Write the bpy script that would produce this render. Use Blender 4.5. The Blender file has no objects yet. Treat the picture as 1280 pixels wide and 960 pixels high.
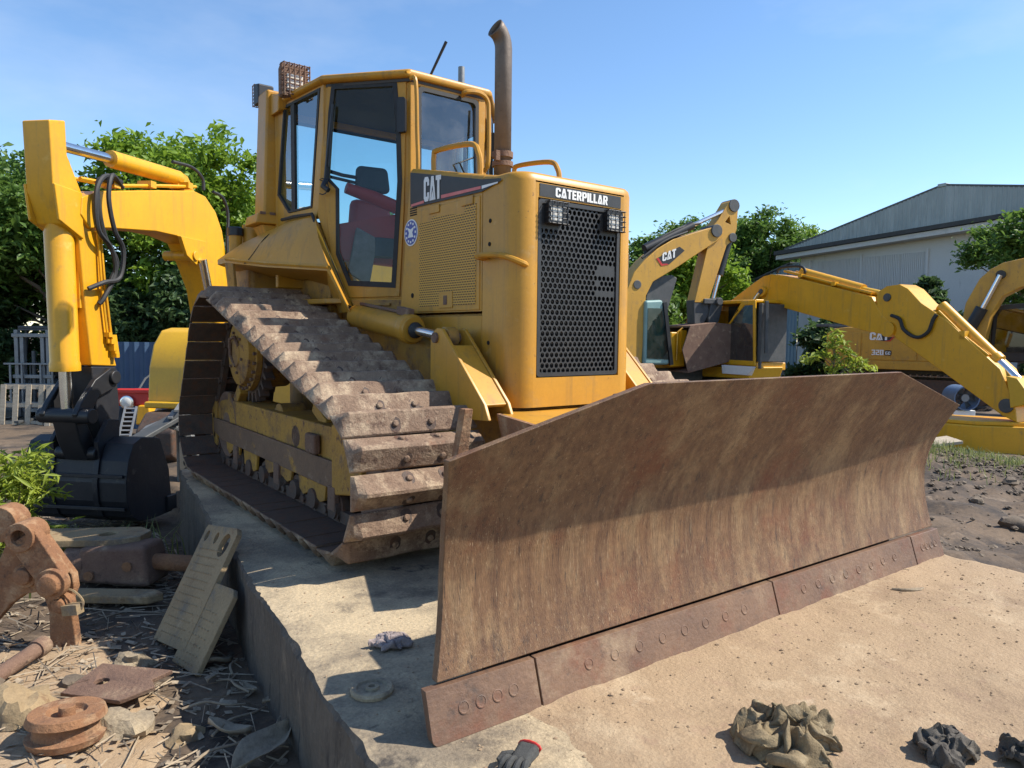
import bpy, math, random
import numpy as np
from mathutils import Vector, Matrix, noise
from mathutils.geometry import tessellate_polygon
R = math.radians
random.seed(7)
S = bpy.context.scene
COL = S.collection

# ------------------------------------------------------------------ camera
YAW, PITCH, ROLL = R(37.258), R(-3.9064), R(.583)
fw = Vector((math.sin(YAW)*math.cos(PITCH), math.cos(YAW)*math.cos(PITCH), math.sin(PITCH)))
rt = Vector((math.cos(YAW), -math.sin(YAW), 0)); up = rt.cross(fw)
r2 = rt*math.cos(ROLL)+up*math.sin(ROLL); u2 = up*math.cos(ROLL)-rt*math.sin(ROLL)
cam = bpy.data.objects.new('camera', bpy.data.cameras.new('camera')); COL.objects.link(cam)
cam.matrix_world = Matrix(((r2.x, u2.x, -fw.x, -2.773), (r2.y, u2.y, -fw.y, -4.458), (r2.z, u2.z, -fw.z, 1.157), (0, 0, 0, 1)))
cam.data.sensor_width = 36; cam.data.lens = 906.37/1280*36
cam.data.clip_start = .05; cam.data.clip_end = 2000
S.camera = cam

# ------------------------------------------------------------------ light
SUN = Vector((.74, -.55, 1)).normalized()
sun_el = math.asin(SUN.z); sun_az = math.atan2(SUN.x, SUN.y)
w = bpy.data.worlds.new('World'); S.world = w; w.use_nodes = True
nt = w.node_tree; nt.nodes.clear()
sky = nt.nodes.new('ShaderNodeTexSky'); sky.sky_type = 'NISHITA'; sky.sun_disc = False
sky.sun_elevation = sun_el; sky.sun_rotation = sun_az
sky.air_density = 1.0; sky.dust_density = .12; sky.ozone_density = 3.2; sky.altitude = 0
bg = nt.nodes.new('ShaderNodeBackground'); bg.inputs[1].default_value = .115
wo = nt.nodes.new('ShaderNodeOutputWorld')
tc = nt.nodes.new('ShaderNodeTexCoord'); mp = nt.nodes.new('ShaderNodeMapping'); mp.inputs['Scale'].default_value = (1.6, 1.6, 4.2)
cn = nt.nodes.new('ShaderNodeTexNoise'); cn.inputs['Scale'].default_value = 1.5; cn.inputs['Detail'].default_value = 6; cn.inputs['Roughness'].default_value = .55
cr = nt.nodes.new('ShaderNodeMapRange'); cr.inputs['From Min'].default_value = .50; cr.inputs['From Max'].default_value = .82; cr.inputs['To Max'].default_value = .30
mx = nt.nodes.new('ShaderNodeMix'); mx.data_type = 'RGBA'; mx.inputs[7].default_value = (6.2, 6.5, 7.0, 1)
nt.links.new(tc.outputs['Generated'], mp.inputs[0]); nt.links.new(mp.outputs[0], cn.inputs['Vector'])
nt.links.new(cn.outputs['Fac'], cr.inputs['Value']); nt.links.new(cr.outputs[0], mx.inputs[0])
hs = nt.nodes.new('ShaderNodeHueSaturation'); hs.inputs['Saturation'].default_value = 1.08; hs.inputs['Value'].default_value = 1.3
nt.links.new(sky.outputs[0], hs.inputs['Color']); nt.links.new(hs.outputs[0], mx.inputs[6]); nt.links.new(mx.outputs[2], bg.inputs[0]); nt.links.new(bg.outputs[0], wo.inputs[0])
sl = bpy.data.lights.new('sun', 'SUN'); sl.energy = 5.0; sl.angle = R(.5); sl.color = (1, .94, .84)
so = bpy.data.objects.new('sun', sl); COL.objects.link(so)
so.rotation_euler = (-SUN).to_track_quat('-Z', 'Y').to_euler(); so.location = (12, -8, 20)
S.view_settings.view_transform = 'Standard'; S.view_settings.look = 'None'
S.view_settings.exposure = 0.55; S.view_settings.gamma = 1
S.cycles.max_bounces = 8; S.cycles.transparent_max_bounces = 16

# ------------------------------------------------------------------ materials
def newmat(name):
    m = bpy.data.materials.new(name); m.use_nodes = True
    t = m.node_tree; b = t.nodes['Principled BSDF']
    return m, t, b
def N(t, kind, **kw):
    n = t.nodes.new('ShaderNode'+kind)
    for k, v in kw.items():
        if hasattr(n, k): setattr(n, k, v)
        else: n.inputs[k.replace('_', ' ')].default_value = v
    return n
def rgba(c): return (c[0], c[1], c[2], 1)
def noise_fac(t, vec, scale, lo, hi, detail=6, rough=.6):
    n = N(t, 'TexNoise'); n.inputs['Scale'].default_value = scale; n.inputs['Detail'].default_value = detail; n.inputs['Roughness'].default_value = rough
    t.links.new(vec, n.inputs['Vector'])
    r = N(t, 'MapRange'); r.inputs['From Min'].default_value = lo; r.inputs['From Max'].default_value = hi
    t.links.new(n.outputs['Fac'], r.inputs['Value'])
    return r.outputs[0], n.outputs['Fac']
def mix(t, fac, a, b):
    m = N(t, 'Mix', data_type='RGBA')
    for i, v in ((6, a), (7, b)):
        if isinstance(v, tuple): m.inputs[i].default_value = rgba(v)
        else: t.links.new(v, m.inputs[i])
    if isinstance(fac, (int, float)): m.inputs[0].default_value = fac
    else: t.links.new(fac, m.inputs[0])
    return m.outputs[2]
def M(name, c1, c2=None, scale=6, rough=.6, metal=0, bump=.2, bscale=60, spots=(), stretch=None, rand=0, spec=.5, coat=0, grain=None):
    """weathered surface: two tones, optional spot layers (colour, scale, lo, hi), fine relief"""
    m, t, b = newmat(name)
    tc = N(t, 'TexCoord'); vec = tc.outputs['Object']
    if rand:
        oi = N(t, 'ObjectInfo'); va = N(t, 'VectorMath', operation='ADD'); vs = N(t, 'VectorMath', operation='SCALE')
        cx = N(t, 'CombineXYZ'); t.links.new(oi.outputs['Random'], cx.inputs[0]); t.links.new(oi.outputs['Random'], cx.inputs[1])
        t.links.new(cx.outputs[0], vs.inputs[0]); vs.inputs['Scale'].default_value = 30
        t.links.new(vec, va.inputs[0]); t.links.new(vs.outputs[0], va.inputs[1]); vec = va.outputs[0]
    v2 = vec
    if stretch:
        mp = N(t, 'Mapping'); mp.inputs['Scale'].default_value = stretch; t.links.new(vec, mp.inputs[0]); v2 = mp.outputs[0]
    f, raw = noise_fac(t, v2, scale, .3, .7)
    col = mix(t, f, c1, c2 or c1)
    for (c, sc, lo, hi, *st) in spots:
        vv = vec
        if st:
            mp = N(t, 'Mapping'); mp.inputs['Scale'].default_value = st[0]; t.links.new(vec, mp.inputs[0]); vv = mp.outputs[0]
        g, _ = noise_fac(t, vv, sc, lo, hi, 8, .7); col = mix(t, g, col, c)
    gr_ = grain if grain is not None else (.55 if rough > .6 else .16)
    if gr_ and metal < .9:
        gf, _ = noise_fac(t, vec, bscale*1.7, .25, .75, 5, .75)
        mm = N(t, 'Mix', data_type='RGBA', blend_type='MULTIPLY'); mm.inputs[0].default_value = gr_
        cc = mix(t, gf, (.45, .43, .42), (1.28, 1.27, 1.25)); t.links.new(col, mm.inputs[6]); t.links.new(cc, mm.inputs[7]); col = mm.outputs[2]
    t.links.new(col, b.inputs['Base Color'])
    b.inputs['Roughness'].default_value = rough; b.inputs['Metallic'].default_value = metal
    b.inputs['Specular IOR Level'].default_value = spec
    if coat: b.inputs['Coat Weight'].default_value = coat; b.inputs['Coat Roughness'].default_value = .15
    if bump:
        n = N(t, 'TexNoise'); n.inputs['Scale'].default_value = bscale; n.inputs['Detail'].default_value = 8; n.inputs['Roughness'].default_value = .65
        t.links.new(v2 if stretch else vec, n.inputs['Vector'])
        bp = N(t, 'Bump'); bp.inputs['Strength'].default_value = bump; bp.inputs['Distance'].default_value = .01
        t.links.new(n.outputs['Fac'], bp.inputs['Height']); t.links.new(bp.outputs[0], b.inputs['Normal'])
    return m

RUST = (.13, .055, .028)
m_cat = M('weathered_yellow_paint', (.55, .27, .026), (.46, .225, .025), 3, .42, bump=.07, bscale=25, spots=[((.33, .19, .06), 3.5, .54, .76), ((.28, .155, .04), 2.0, .54, .74, (6, 6, .3)), ((.60, .37, .12), 7, .60, .8), ((.13, .065, .028), 24, .655, .71), ((.08, .04, .02), 60, .655, .70), ((.22, .13, .05), 1.2, .58, .8)], spec=.4)
m_catdirty = M('dirty_yellow_paint', (.46, .24, .032), (.32, .17, .035), 5, .6, bump=.25, bscale=40, spots=[((.15, .085, .04), 6, .50, .66), ((.26, .18, .10), 9, .57, .72), (RUST, 22, .60, .68)])
m_frame = M('rust_worn_yellow', (.50, .265, .028), (.33, .175, .035), 4, .7, bump=.5, bscale=40, spots=[((.15, .08, .042), 2.6, .50, .64), ((.25, .165, .10), 6, .58, .74), (RUST, 12, .56, .65), ((.06, .03, .02), 20, .63, .71)])
m_exc = M('bright_yellow_paint', (.76, .37, .008), (.66, .32, .01), 2.5, .38, bump=.04, bscale=20, spots=[((.45, .24, .035), 2.2, .52, .76, (5, 5, .45)), ((.36, .20, .05), 7, .60, .78), ((.12, .06, .028), 34, .66, .72), ((.84, .52, .12), 5, .62, .85)])
m_exc2 = M('faded_yellow_paint', (.68, .39, .02), (.60, .33, .02), 2.5, .42, bump=.03, bscale=20, spots=[((.40, .24, .06), 4, .58, .8), ((.42, .26, .06), 2, .57, .78, (4, 4, .5)), ((.15, .08, .035), 28, .68, .74)])
m_exc3 = M('dull_yellow_paint', (.58, .31, .035), (.47, .25, .035), 2.5, .5, bump=.03, bscale=20, spots=[((.30, .18, .07), 4, .55, .78), ((.09, .045, .025), 14, .62, .70), ((.26, .15, .06), 2, .56, .75, (4, 4, .5))])
m_shoe = M('dusty_track_steel', (.30, .205, .135), (.165, .098, .062), 6, .8, bump=.9, bscale=60, spots=[((.52, .395, .26), 7, .50, .70), ((.095, .05, .032), 13, .55, .68), ((.21, .08, .04), 5, .60, .78), ((.56, .45, .32), 34, .62, .73)], rand=1)
m_worn = M('worn_brown_guard', (.20, .115, .065), (.14, .08, .048), 4, .7, bump=.4, bscale=40, spots=[((.42, .22, .03), 5, .60, .70), ((.30, .21, .14), 9, .58, .73), ((.07, .045, .03), 14, .6, .7)])
m_chain = M('greasy_track_steel', (.06, .042, .033), (.11, .07, .05), 12, .7, bump=.5, bscale=60, spots=[(RUST, 16, .5, .66)], rand=1)
m_blade = M('rusty_blade_steel', (.115, .057, .030), (.225, .122, .058), 3.0, .55, .0, .5, 30, stretch=(12, 12, 1.1),
            spots=[((.38, .255, .13), 1.9, .49, .74, (2.6, 2.6, .9)), ((.165, .052, .022), 2.4, .52, .72), ((.055, .036, .026), 3.4, .57, .72, (8, 8, .8)), ((.035, .022, .018), 5, .60, .64, (34, 34, .8)), ((.40, .29, .17), 5, .62, .655, (38, 38, .7)), ((.27, .175, .10), 4, .60, .64, (22, 22, 1.2)), ((.42, .31, .19), 60, .65, .73)], grain=.6)
m_edge = M('worn_cutting_edge_steel', (.12, .066, .042), (.225, .13, .075), 3.5, .58, .0, .4, 40, spots=[((.17, .058, .028), 4, .5, .7), ((.33, .235, .145), 2.6, .55, .74), ((.065, .045, .035), 9, .59, .72), ((.35, .26, .17), 55, .66, .77)], grain=.5)
m_rust = M('orange_rust', (.33, .165, .075), (.20, .095, .05), 5, .9, bump=.9, bscale=55, spots=[((.46, .31, .18), 7, .5, .7), ((.10, .055, .035), 11, .56, .68), ((.40, .26, .15), 40, .62, .72)])
m_rustd = M('dark_rust', (.15, .085, .06), (.22, .135, .09), 6, .88, bump=.8, bscale=60, spots=[((.34, .24, .155), 7, .56, .7), ((.07, .045, .035), 16, .6, .7)])
m_plate = M('tan_dusty_plate', (.35, .25, .135), (.26, .185, .10), 4, .88, bump=.5, bscale=50, spots=[((.15, .135, .115), 3.5, .54, .68), ((.20, .115, .06), 10, .58, .7), ((.45, .35, .22), 6, .6, .76)])
m_exh = M('heat_browned_steel', (.12, .095, .078), (.18, .14, .11), 5, .55, .35, .2, 40, spots=[((.07, .045, .035), 6, .55, .7)])
m_black = M('black_paint', (.012, .012, .014), (.02, .02, .021), 8, .45, bump=.05)
m_decal = M('black_vinyl', (.014, .014, .016), (.022, .021, .021), 20, .5, bump=0, spots=[((.09, .075, .05), 9, .62, .85)])
m_grille = M('black_grille_paint', (.02, .021, .022), (.035, .034, .034), 12, .5, bump=.05, spots=[((.09, .08, .065), 7, .6, .8)])
m_void = M('dark_radiator', (.008, .008, .009), None, 5, .9, bump=0)
m_bucket = M('worn_navy_steel', (.014, .015, .020), (.028, .028, .031), 5, .5, .2, .2, 40, spots=[((.10, .085, .07), 8, .6, .75)])
m_white = M('white_paint', (.80, .80, .78), (.74, .73, .70), 14, .5, bump=0)
m_red = M('red_paint', (.55, .03, .02), (.45, .025, .02), 4, .45, bump=.03)
m_redv = M('red_vinyl', (.62, .04, .03), (.5, .03, .025), 5, .5, bump=.05)
m_pink = M('faded_red_stripe', (.62, .12, .11), (.7, .2, .18), 10, .5, bump=0)
m_blue = M('blue_print', (.06, .09, .33), None, 8, .5, bump=0)
m_chrome = M('chrome_rod', (.75, .75, .74), (.65, .64, .62), 20, .22, 1, .02)
m_rubber = M('black_rubber', (.018, .018, .019), (.03, .03, .03), 30, .65, bump=.05)
m_grey = M('grey_steel', (.28, .29, .29), (.2, .2, .2), 8, .55, .4, .1)
m_dkgrey = M('dark_grey_steel', (.06, .065, .065), (.1, .1, .1), 8, .6, .2, .15, spots=[((.16, .12, .08), 9, .6, .75)])
m_lens = M('dusty_lens', (.72, .70, .64), (.6, .58, .52), 30, .2, bump=.1)
m_inner = M('cab_lining', (.075, .073, .07), (.06, .058, .056), 20, .8, bump=.1)
m_seat = M('dark_blue_seat', (.035, .045, .06), (.05, .06, .075), 12, .7, bump=.1)
m_wood = M('weathered_wood', (.47, .40, .30), (.36, .30, .22), 3, .85, bump=.35, bscale=25, stretch=(1, 1, 9), rand=1)
m_cloth = M('dirty_canvas', (.27, .205, .115), (.17, .125, .07), 7, .95, bump=.6, bscale=120, spots=[((.40, .32, .20), 9, .52, .7), ((.09, .07, .045), 6, .58, .72)])
m_rag = M('faded_rag', (.36, .30, .29), (.22, .18, .17), 14, .9, bump=.4, bscale=120)
m_glove = M('grey_knit', (.045, .046, .045), (.075, .076, .072), 60, .9, bump=.5, bscale=300)
m_leafdry = M('dry_leaf', (.42, .34, .24), (.26, .20, .135), 9, .9, bump=.3, bscale=50, spots=[((.15, .115, .08), 5, .52, .7)], rand=1)
m_stick = M('dry_twig', (.34, .27, .18), (.25, .19, .13), 12, .9, bump=.3, rand=1)
m_stone = M('yard_stone', (.19, .148, .105), (.105, .08, .058), 7, .95, bump=.8, bscale=30, spots=[((.32, .26, .195), 9, .58, .72)], rand=1)
m_bark = M('bark', (.13, .10, .075), (.2, .16, .12), 8, .95, bump=.7, bscale=25, stretch=(1, 1, .25))
m_teal = M('pale_teal_paint', (.22, .36, .34), (.18, .3, .29), 5, .5, bump=.03)
m_clad = M('grey_green_cladding', (.33, .355, .34), (.26, .285, .275), .6, .5, .15, .05, spots=[((.42, .44, .42), 1.6, .5, .8, (1, 3, .25)), ((.18, .175, .155), 2.2, .58, .82, (1, 5, .3))], rand=1)
m_cladblue = M('blue_grey_cladding', (.22, .30, .36), (.17, .24, .29), .6, .5, .2, .05, rand=1)
m_wall = M('grey_rendered_wall', (.62, .60, .57), (.56, .55, .52), .4, .85, bump=.1, bscale=20, spots=[((.40, .385, .36), 1.1, .57, .82, (1, 1, .35)), ((.32, .30, .275), 2.5, .62, .8, (1, 1, .2))])
m_panel = M('ribbed_wall_panel', (.62, .60, .57), (.56, .55, .52), .5, .7, bump=.05, rand=1)
m_canopy = M('dark_canopy', (.045, .043, .042), (.07, .067, .065), 3, .8, bump=.1)
m_bluefence = M('blue_sheet_fence', (.035, .075, .14), (.05, .095, .165), 2, .55, .1, .05, rand=1)
m_bluefan = M('blue_painted_steel', (.08, .13, .22), (.11, .16, .25), 5, .5, bump=.05)

def glassmat(name, tint, gloss=.12, rough=.02, fr=.6, dust_haze=.16):
    m, t, b = newmat(name); t.nodes.remove(b)
    o = t.nodes['Material Output']
    tr = N(t, 'BsdfTransparent'); tr.inputs[0].default_value = rgba(tint)
    gl = N(t, 'BsdfGlossy'); gl.inputs['Roughness'].default_value = rough; gl.inputs[0].default_value = (.9, .95, 1, 1)
    tcn = N(t, 'TexCoord'); df = N(t, 'BsdfDiffuse'); df.inputs[0].default_value = (.42, .40, .36, 1)
    f, _ = noise_fac(t, tcn.outputs['Object'], 3.5, .45, .9)
    lw = N(t, 'LayerWeight'); lw.inputs[0].default_value = .35
    ad = N(t, 'Math', operation='MULTIPLY_ADD'); ad.inputs[1].default_value = fr; ad.inputs[2].default_value = gloss
    t.links.new(lw.outputs['Fresnel'], ad.inputs[0])
    m1 = N(t, 'MixShader'); m2 = N(t, 'MixShader')
    sc = N(t, 'Math', operation='MULTIPLY'); sc.inputs[1].default_value = dust_haze; t.links.new(f, sc.inputs[0])
    t.links.new(sc.outputs[0], m1.inputs[0]); t.links.new(tr.outputs[0], m1.inputs[1]); t.links.new(df.outputs[0], m1.inputs[2])
    t.links.new(ad.outputs[0], m2.inputs[0]); t.links.new(m1.outputs[0], m2.inputs[1]); t.links.new(gl.outputs[0], m2.inputs[2])
    t.links.new(m2.outputs[0], o.inputs[0])
    return m
m_glass = glassmat('tinted_cab_glass', (.68, .84, .85), .02, fr=.22, dust_haze=.05)
m_glassf = glassmat('dusty_sky_haze_glass', (.60, .74, .76), .10, fr=.5, dust_haze=.3)  # dust layer raised to put the pane's sky reflection and haze into its colour
m_glassd = glassmat('dark_cab_glass', (.20, .27, .27), .03, fr=.3)

def screenmat():
    """painted sheet punched with rows of small slots"""
    m, t, b = newmat('punched_yellow_sheet')
    tcn = N(t, 'TexCoord'); mp = N(t, 'Mapping'); mp.inputs['Rotation'].default_value = (0, R(90), R(90))
    sx = N(t, 'SeparateXYZ'); cx = N(t, 'CombineXYZ')
    t.links.new(tcn.outputs['Object'], sx.inputs[0]); t.links.new(sx.outputs[1], cx.inputs[0]); t.links.new(sx.outputs[2], cx.inputs[1])
    br = N(t, 'TexBrick'); br.inputs['Scale'].default_value = 1; br.inputs['Brick Width'].default_value = .026; br.inputs['Row Height'].default_value = .0142
    br.inputs['Mortar Size'].default_value = .0042; br.inputs['Mortar Smooth'].default_value = .1
    br.inputs['Color1'].default_value = (.05, .03, .012, 1); br.inputs['Color2'].default_value = (.035, .02, .01, 1); br.inputs['Mortar'].default_value = (.57, .30, .04, 1)
    t.links.new(cx.outputs[0], br.inputs[0]); t.links.new(br.outputs['Color'], b.inputs['Base Color'])
    bp = N(t, 'Bump'); bp.inputs['Strength'].default_value = .6; bp.inputs['Distance'].default_value = .004
    t.links.new(br.outputs['Fac'], bp.inputs['Height']); t.links.new(bp.outputs[0], b.inputs['Normal'])
    b.inputs['Roughness'].default_value = .55
    return m
m_screen = screenmat()

def leafmat(name, c1, c2, trans=.35):
    m, t, b = newmat(name)
    tcn = N(t, 'TexCoord'); f, _ = noise_fac(t, tcn.outputs['Object'], 1.6, .35, .65)
    g, _ = noise_fac(t, tcn.outputs['Object'], 11, .3, .7)
    col = mix(t, g, mix(t, f, c1, c2), tuple(x*.72 for x in c1))
    t.links.new(col, b.inputs['Base Color']); b.inputs['Roughness'].default_value = .5; b.inputs['Specular IOR Level'].default_value = .35
    tr = N(t, 'BsdfTranslucent'); t.links.new(mix(t, .5, col, tuple(min(1, x*1.5) for x in c2)), tr.inputs[0])
    ms = N(t, 'MixShader'); ms.inputs[0].default_value = trans
    t.links.new(b.outputs[0], ms.inputs[1]); t.links.new(tr.outputs[0], ms.inputs[2]); t.links.new(ms.outputs[0], t.nodes['Material Output'].inputs[0])
    return m
m_leafA = leafmat('light_green_leaves', (.165, .28, .028), (.25, .37, .04))
m_leafB = leafmat('mid_green_leaves', (.09, .175, .032), (.145, .24, .045))
m_leafC = leafmat('dark_green_leaves', (.06, .11, .04), (.09, .15, .05))
m_leafD = leafmat('yellow_green_leaves', (.27, .34, .035), (.36, .42, .06))
m_grass = leafmat('grass_blades', (.15, .19, .05), (.27, .28, .11))

def groundmat(name, cols, spots, bump, bsc, rough=.95):
    return M(name, cols[0], cols[1], 1.2, rough, 0, bump, bsc, spots)
m_ground = M('yard_dirt', (.17, .118, .074), (.10, .07, .046), .9, .95, 0, 1.0, 14, [((.042, .032, .025), 1.1, .46, .60), ((.27, .20, .135), 3.5, .57, .72), ((.04, .031, .025), 9, .56, .70)], grain=.6)
m_sand = M('dry_sand', (.40, .285, .175), (.335, .235, .14), 1.3, .97, 0, .7, 60, [((.25, .17, .105), 1.5, .50, .68), ((.48, .365, .235), 2.6, .52, .70), ((.32, .21, .14), 7, .57, .72), ((.56, .45, .31), 5, .62, .76), ((.17, .12, .085), 30, .67, .74)], grain=.45)
m_grit = M('sand_clods', (.36, .26, .165), (.27, .19, .12), 20, .97, bump=.3, rand=1)
m_ragdark = M('oily_rag', (.075, .066, .056), (.12, .105, .085), 9, .95, bump=.5, bscale=120, spots=[((.20, .165, .12), 8, .55, .72)])
m_conc = M('stained_concrete', (.28, .225, .155), (.20, .16, .112), 1.8, .94, 0, .8, 45, [((.52, .41, .26), 1.7, .42, .60), ((.10, .082, .065), 4, .56, .72), ((.50, .41, .28), 30, .66, .76), ((.085, .068, .055), 22, .66, .75), ((.07, .058, .047), 2.4, .60, .66), ((.36, .30, .22), 90, .62, .72)], grain=.7)
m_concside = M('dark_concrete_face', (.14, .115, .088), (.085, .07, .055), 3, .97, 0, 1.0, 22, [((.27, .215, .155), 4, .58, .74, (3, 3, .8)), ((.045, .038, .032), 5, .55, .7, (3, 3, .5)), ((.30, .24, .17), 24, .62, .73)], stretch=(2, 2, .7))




# ------------------------------------------------------------------ mesh builder
class MB:
    def __init__(s): s.v = []; s.f = []
    def add(s, v, f):
        o = len(s.v); s.v += [tuple(p) for p in v]; s.f += [tuple(i+o for i in q) for q in f]; return s
    def box(s, x0, x1, y0, y1, z0, z1):
        return s.hexa([(x0, y0, z0), (x1, y0, z0), (x1, y1, z0), (x0, y1, z0), (x0, y0, z1), (x1, y0, z1), (x1, y1, z1), (x0, y1, z1)])
    def hexa(s, p): return s.add(p, [(0, 3, 2, 1), (4, 5, 6, 7), (0, 1, 5, 4), (1, 2, 6, 5), (2, 3, 7, 6), (3, 0, 4, 7)])
    def bar(s, a, b, w, h, upv=(0, 0, 1)):
        a, b = Vector(a), Vector(b); d = (b-a).normalized(); x = d.cross(Vector(upv))
        if x.length < 1e-4: x = d.cross(Vector((1, 0, 0)))
        x.normalize(); y = x.cross(d).normalized(); x *= w/2; y *= h/2
        return s.hexa([a-x-y, a+x-y, b+x-y, b-x-y, a-x+y, a+x+y, b+x+y, b-x+y])
    def plate(s, outer, holes, vec):
        """flat polygon with holes, extruded along vec"""
        loops = [[Vector(p) for p in outer]]+[[Vector(p) for p in h] for h in holes]
        tris = tessellate_polygon(loops); pts = [p for l in loops for p in l]; n = len(pts); vec = Vector(vec)
        f = [tuple(t) for t in tris]+[tuple(i+n for i in reversed(t)) for t in tris]; o = 0
        for l in loops:
            k = len(l); f += [(o+i, o+(i+1) % k, o+(i+1) % k+n, o+i+n) for i in range(k)]; o += k
        return s.add(pts+[p+vec for p in pts], f)
    def prism(s, poly, vec): return s.plate(poly, [], vec)
    def pr2(s, poly, y0, y1):
        """polygon in local x,z extruded from y0 to y1"""
        return s.prism([(x, y0, z) for x, z in poly], (0, y1-y0, 0))
    def tube(s, pts, r, n=8, cap=True):
        pts = [Vector(p) for p in pts]; k = len(pts); rs = r if isinstance(r, (list, tuple)) else [r]*k
        v = []; f = []; u = None
        for i, p in enumerate(pts):
            d = (pts[min(i+1, k-1)]-pts[max(i-1, 0)]).normalized()
            if u is None:
                u = d.cross(Vector((0, 0, 1)))
                if u.length < .1: u = d.cross(Vector((1, 0, 0)))
            u = (u-d*u.dot(d)).normalized(); q = d.cross(u)
            v += [p+(u*math.cos(2*math.pi*j/n)+q*math.sin(2*math.pi*j/n))*rs[i] for j in range(n)]
        for i in range(k-1):
            f += [(i*n+j, i*n+(j+1) % n, (i+1)*n+(j+1) % n, (i+1)*n+j) for j in range(n)]
        if cap: f += [tuple(reversed(range(n))), tuple(range((k-1)*n, k*n))]
        return s.add(v, f)
    def cyl(s, a, b, r, n=16, r2=None): return s.tube([a, b], [r, r if r2 is None else r2], n)
    def lathe(s, o, ax, prof, n=20):
        """prof: (distance along ax, radius)"""
        o, ax = Vector(o), Vector(ax).normalized(); u = ax.cross(Vector((0, 0, 1)))
        if u.length < .1: u = ax.cross(Vector((1, 0, 0)))
        u.normalize(); q = ax.cross(u); v = []; f = []; k = len(prof)
        for h, r in prof: v += [o+ax*h+(u*math.cos(2*math.pi*j/n)+q*math.sin(2*math.pi*j/n))*r for j in range(n)]
        for i in range(k-1): f += [(i*n+j, i*n+(j+1) % n, (i+1)*n+(j+1) % n, (i+1)*n+j) for j in range(n)]
        f += [tuple(reversed(range(n))), tuple(range((k-1)*n, k*n))]
        return s.add(v, f)
    def build(s, name, mat, parent=None, bevel=0, smooth=40, seg=2):
        me = bpy.data.meshes.new(name); me.from_pydata(s.v, [], s.f); me.update()
        me.materials.append(mat); fixnormals(me)
        o = bpy.data.objects.new(name, me); COL.objects.link(o)
        if parent is not None: o.parent = parent
        if smooth:
            me.polygons.foreach_set('use_smooth', [True]*len(me.polygons)); me.set_sharp_from_angle(angle=R(smooth))
        if bevel:
            b = o.modifiers.new('bevel', 'BEVEL'); b.width = bevel; b.segments = seg; b.limit_method = 'ANGLE'; b.angle_limit = R(35); b.harden_normals = True
        return o
def fixnormals(me):
    import bmesh
    bm = bmesh.new(); bm.from_mesh(me); bmesh.ops.recalc_face_normals(bm, faces=bm.faces); bm.to_mesh(me); bm.free()
def thing(name, label, cat, loc=(0, 0, 0), rotz=0, group=None):
    o = bpy.data.objects.new(name, None); COL.objects.link(o); o.location = loc; o.rotation_euler = (0, 0, rotz)
    o.empty_display_size = .2
    return tag(o, label, cat, group)
def tag(o, label, cat, group=None):
    o['label'] = label; o['category'] = cat
    if group: o['group'] = group
    return o
def kind(o, k): o['kind'] = k; return o
def inst(name, mesh_obj, parent, mw):
    c = mesh_obj.copy(); c.name = name; COL.objects.link(c); c.parent = parent; c.matrix_local = mw; return c
def arc(cx, cy, r, a0, a1, n): return [(cx+r*math.cos(R(a0+(a1-a0)*i/n)), cy+r*math.sin(R(a0+(a1-a0)*i/n))) for i in range(n+1)]
def rrect(x0, x1, z0, z1, r, n=4):
    return arc(x1-r, z1-r, r, 0, 90, n)+arc(x0+r, z1-r, r, 90, 180, n)+arc(x0+r, z0+r, r, 180, 270, n)+arc(x1-r, z0+r, r, 270, 360, n)
def spline(pts, n=8):
    p = [Vector(q) for q in pts]; p = [p[0]*2-p[1]]+p+[p[-1]*2-p[-2]]; out = []
    for i in range(1, len(p)-2):
        for k in range(n):
            t = k/n; a, b, c, d = p[i-1:i+3]
            out.append(.5*((2*b)+(c-a)*t+(2*a-5*b+4*c-d)*t*t+(3*b-a-3*c+d)*t**3))
    out.append(p[-2]); return out

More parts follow.
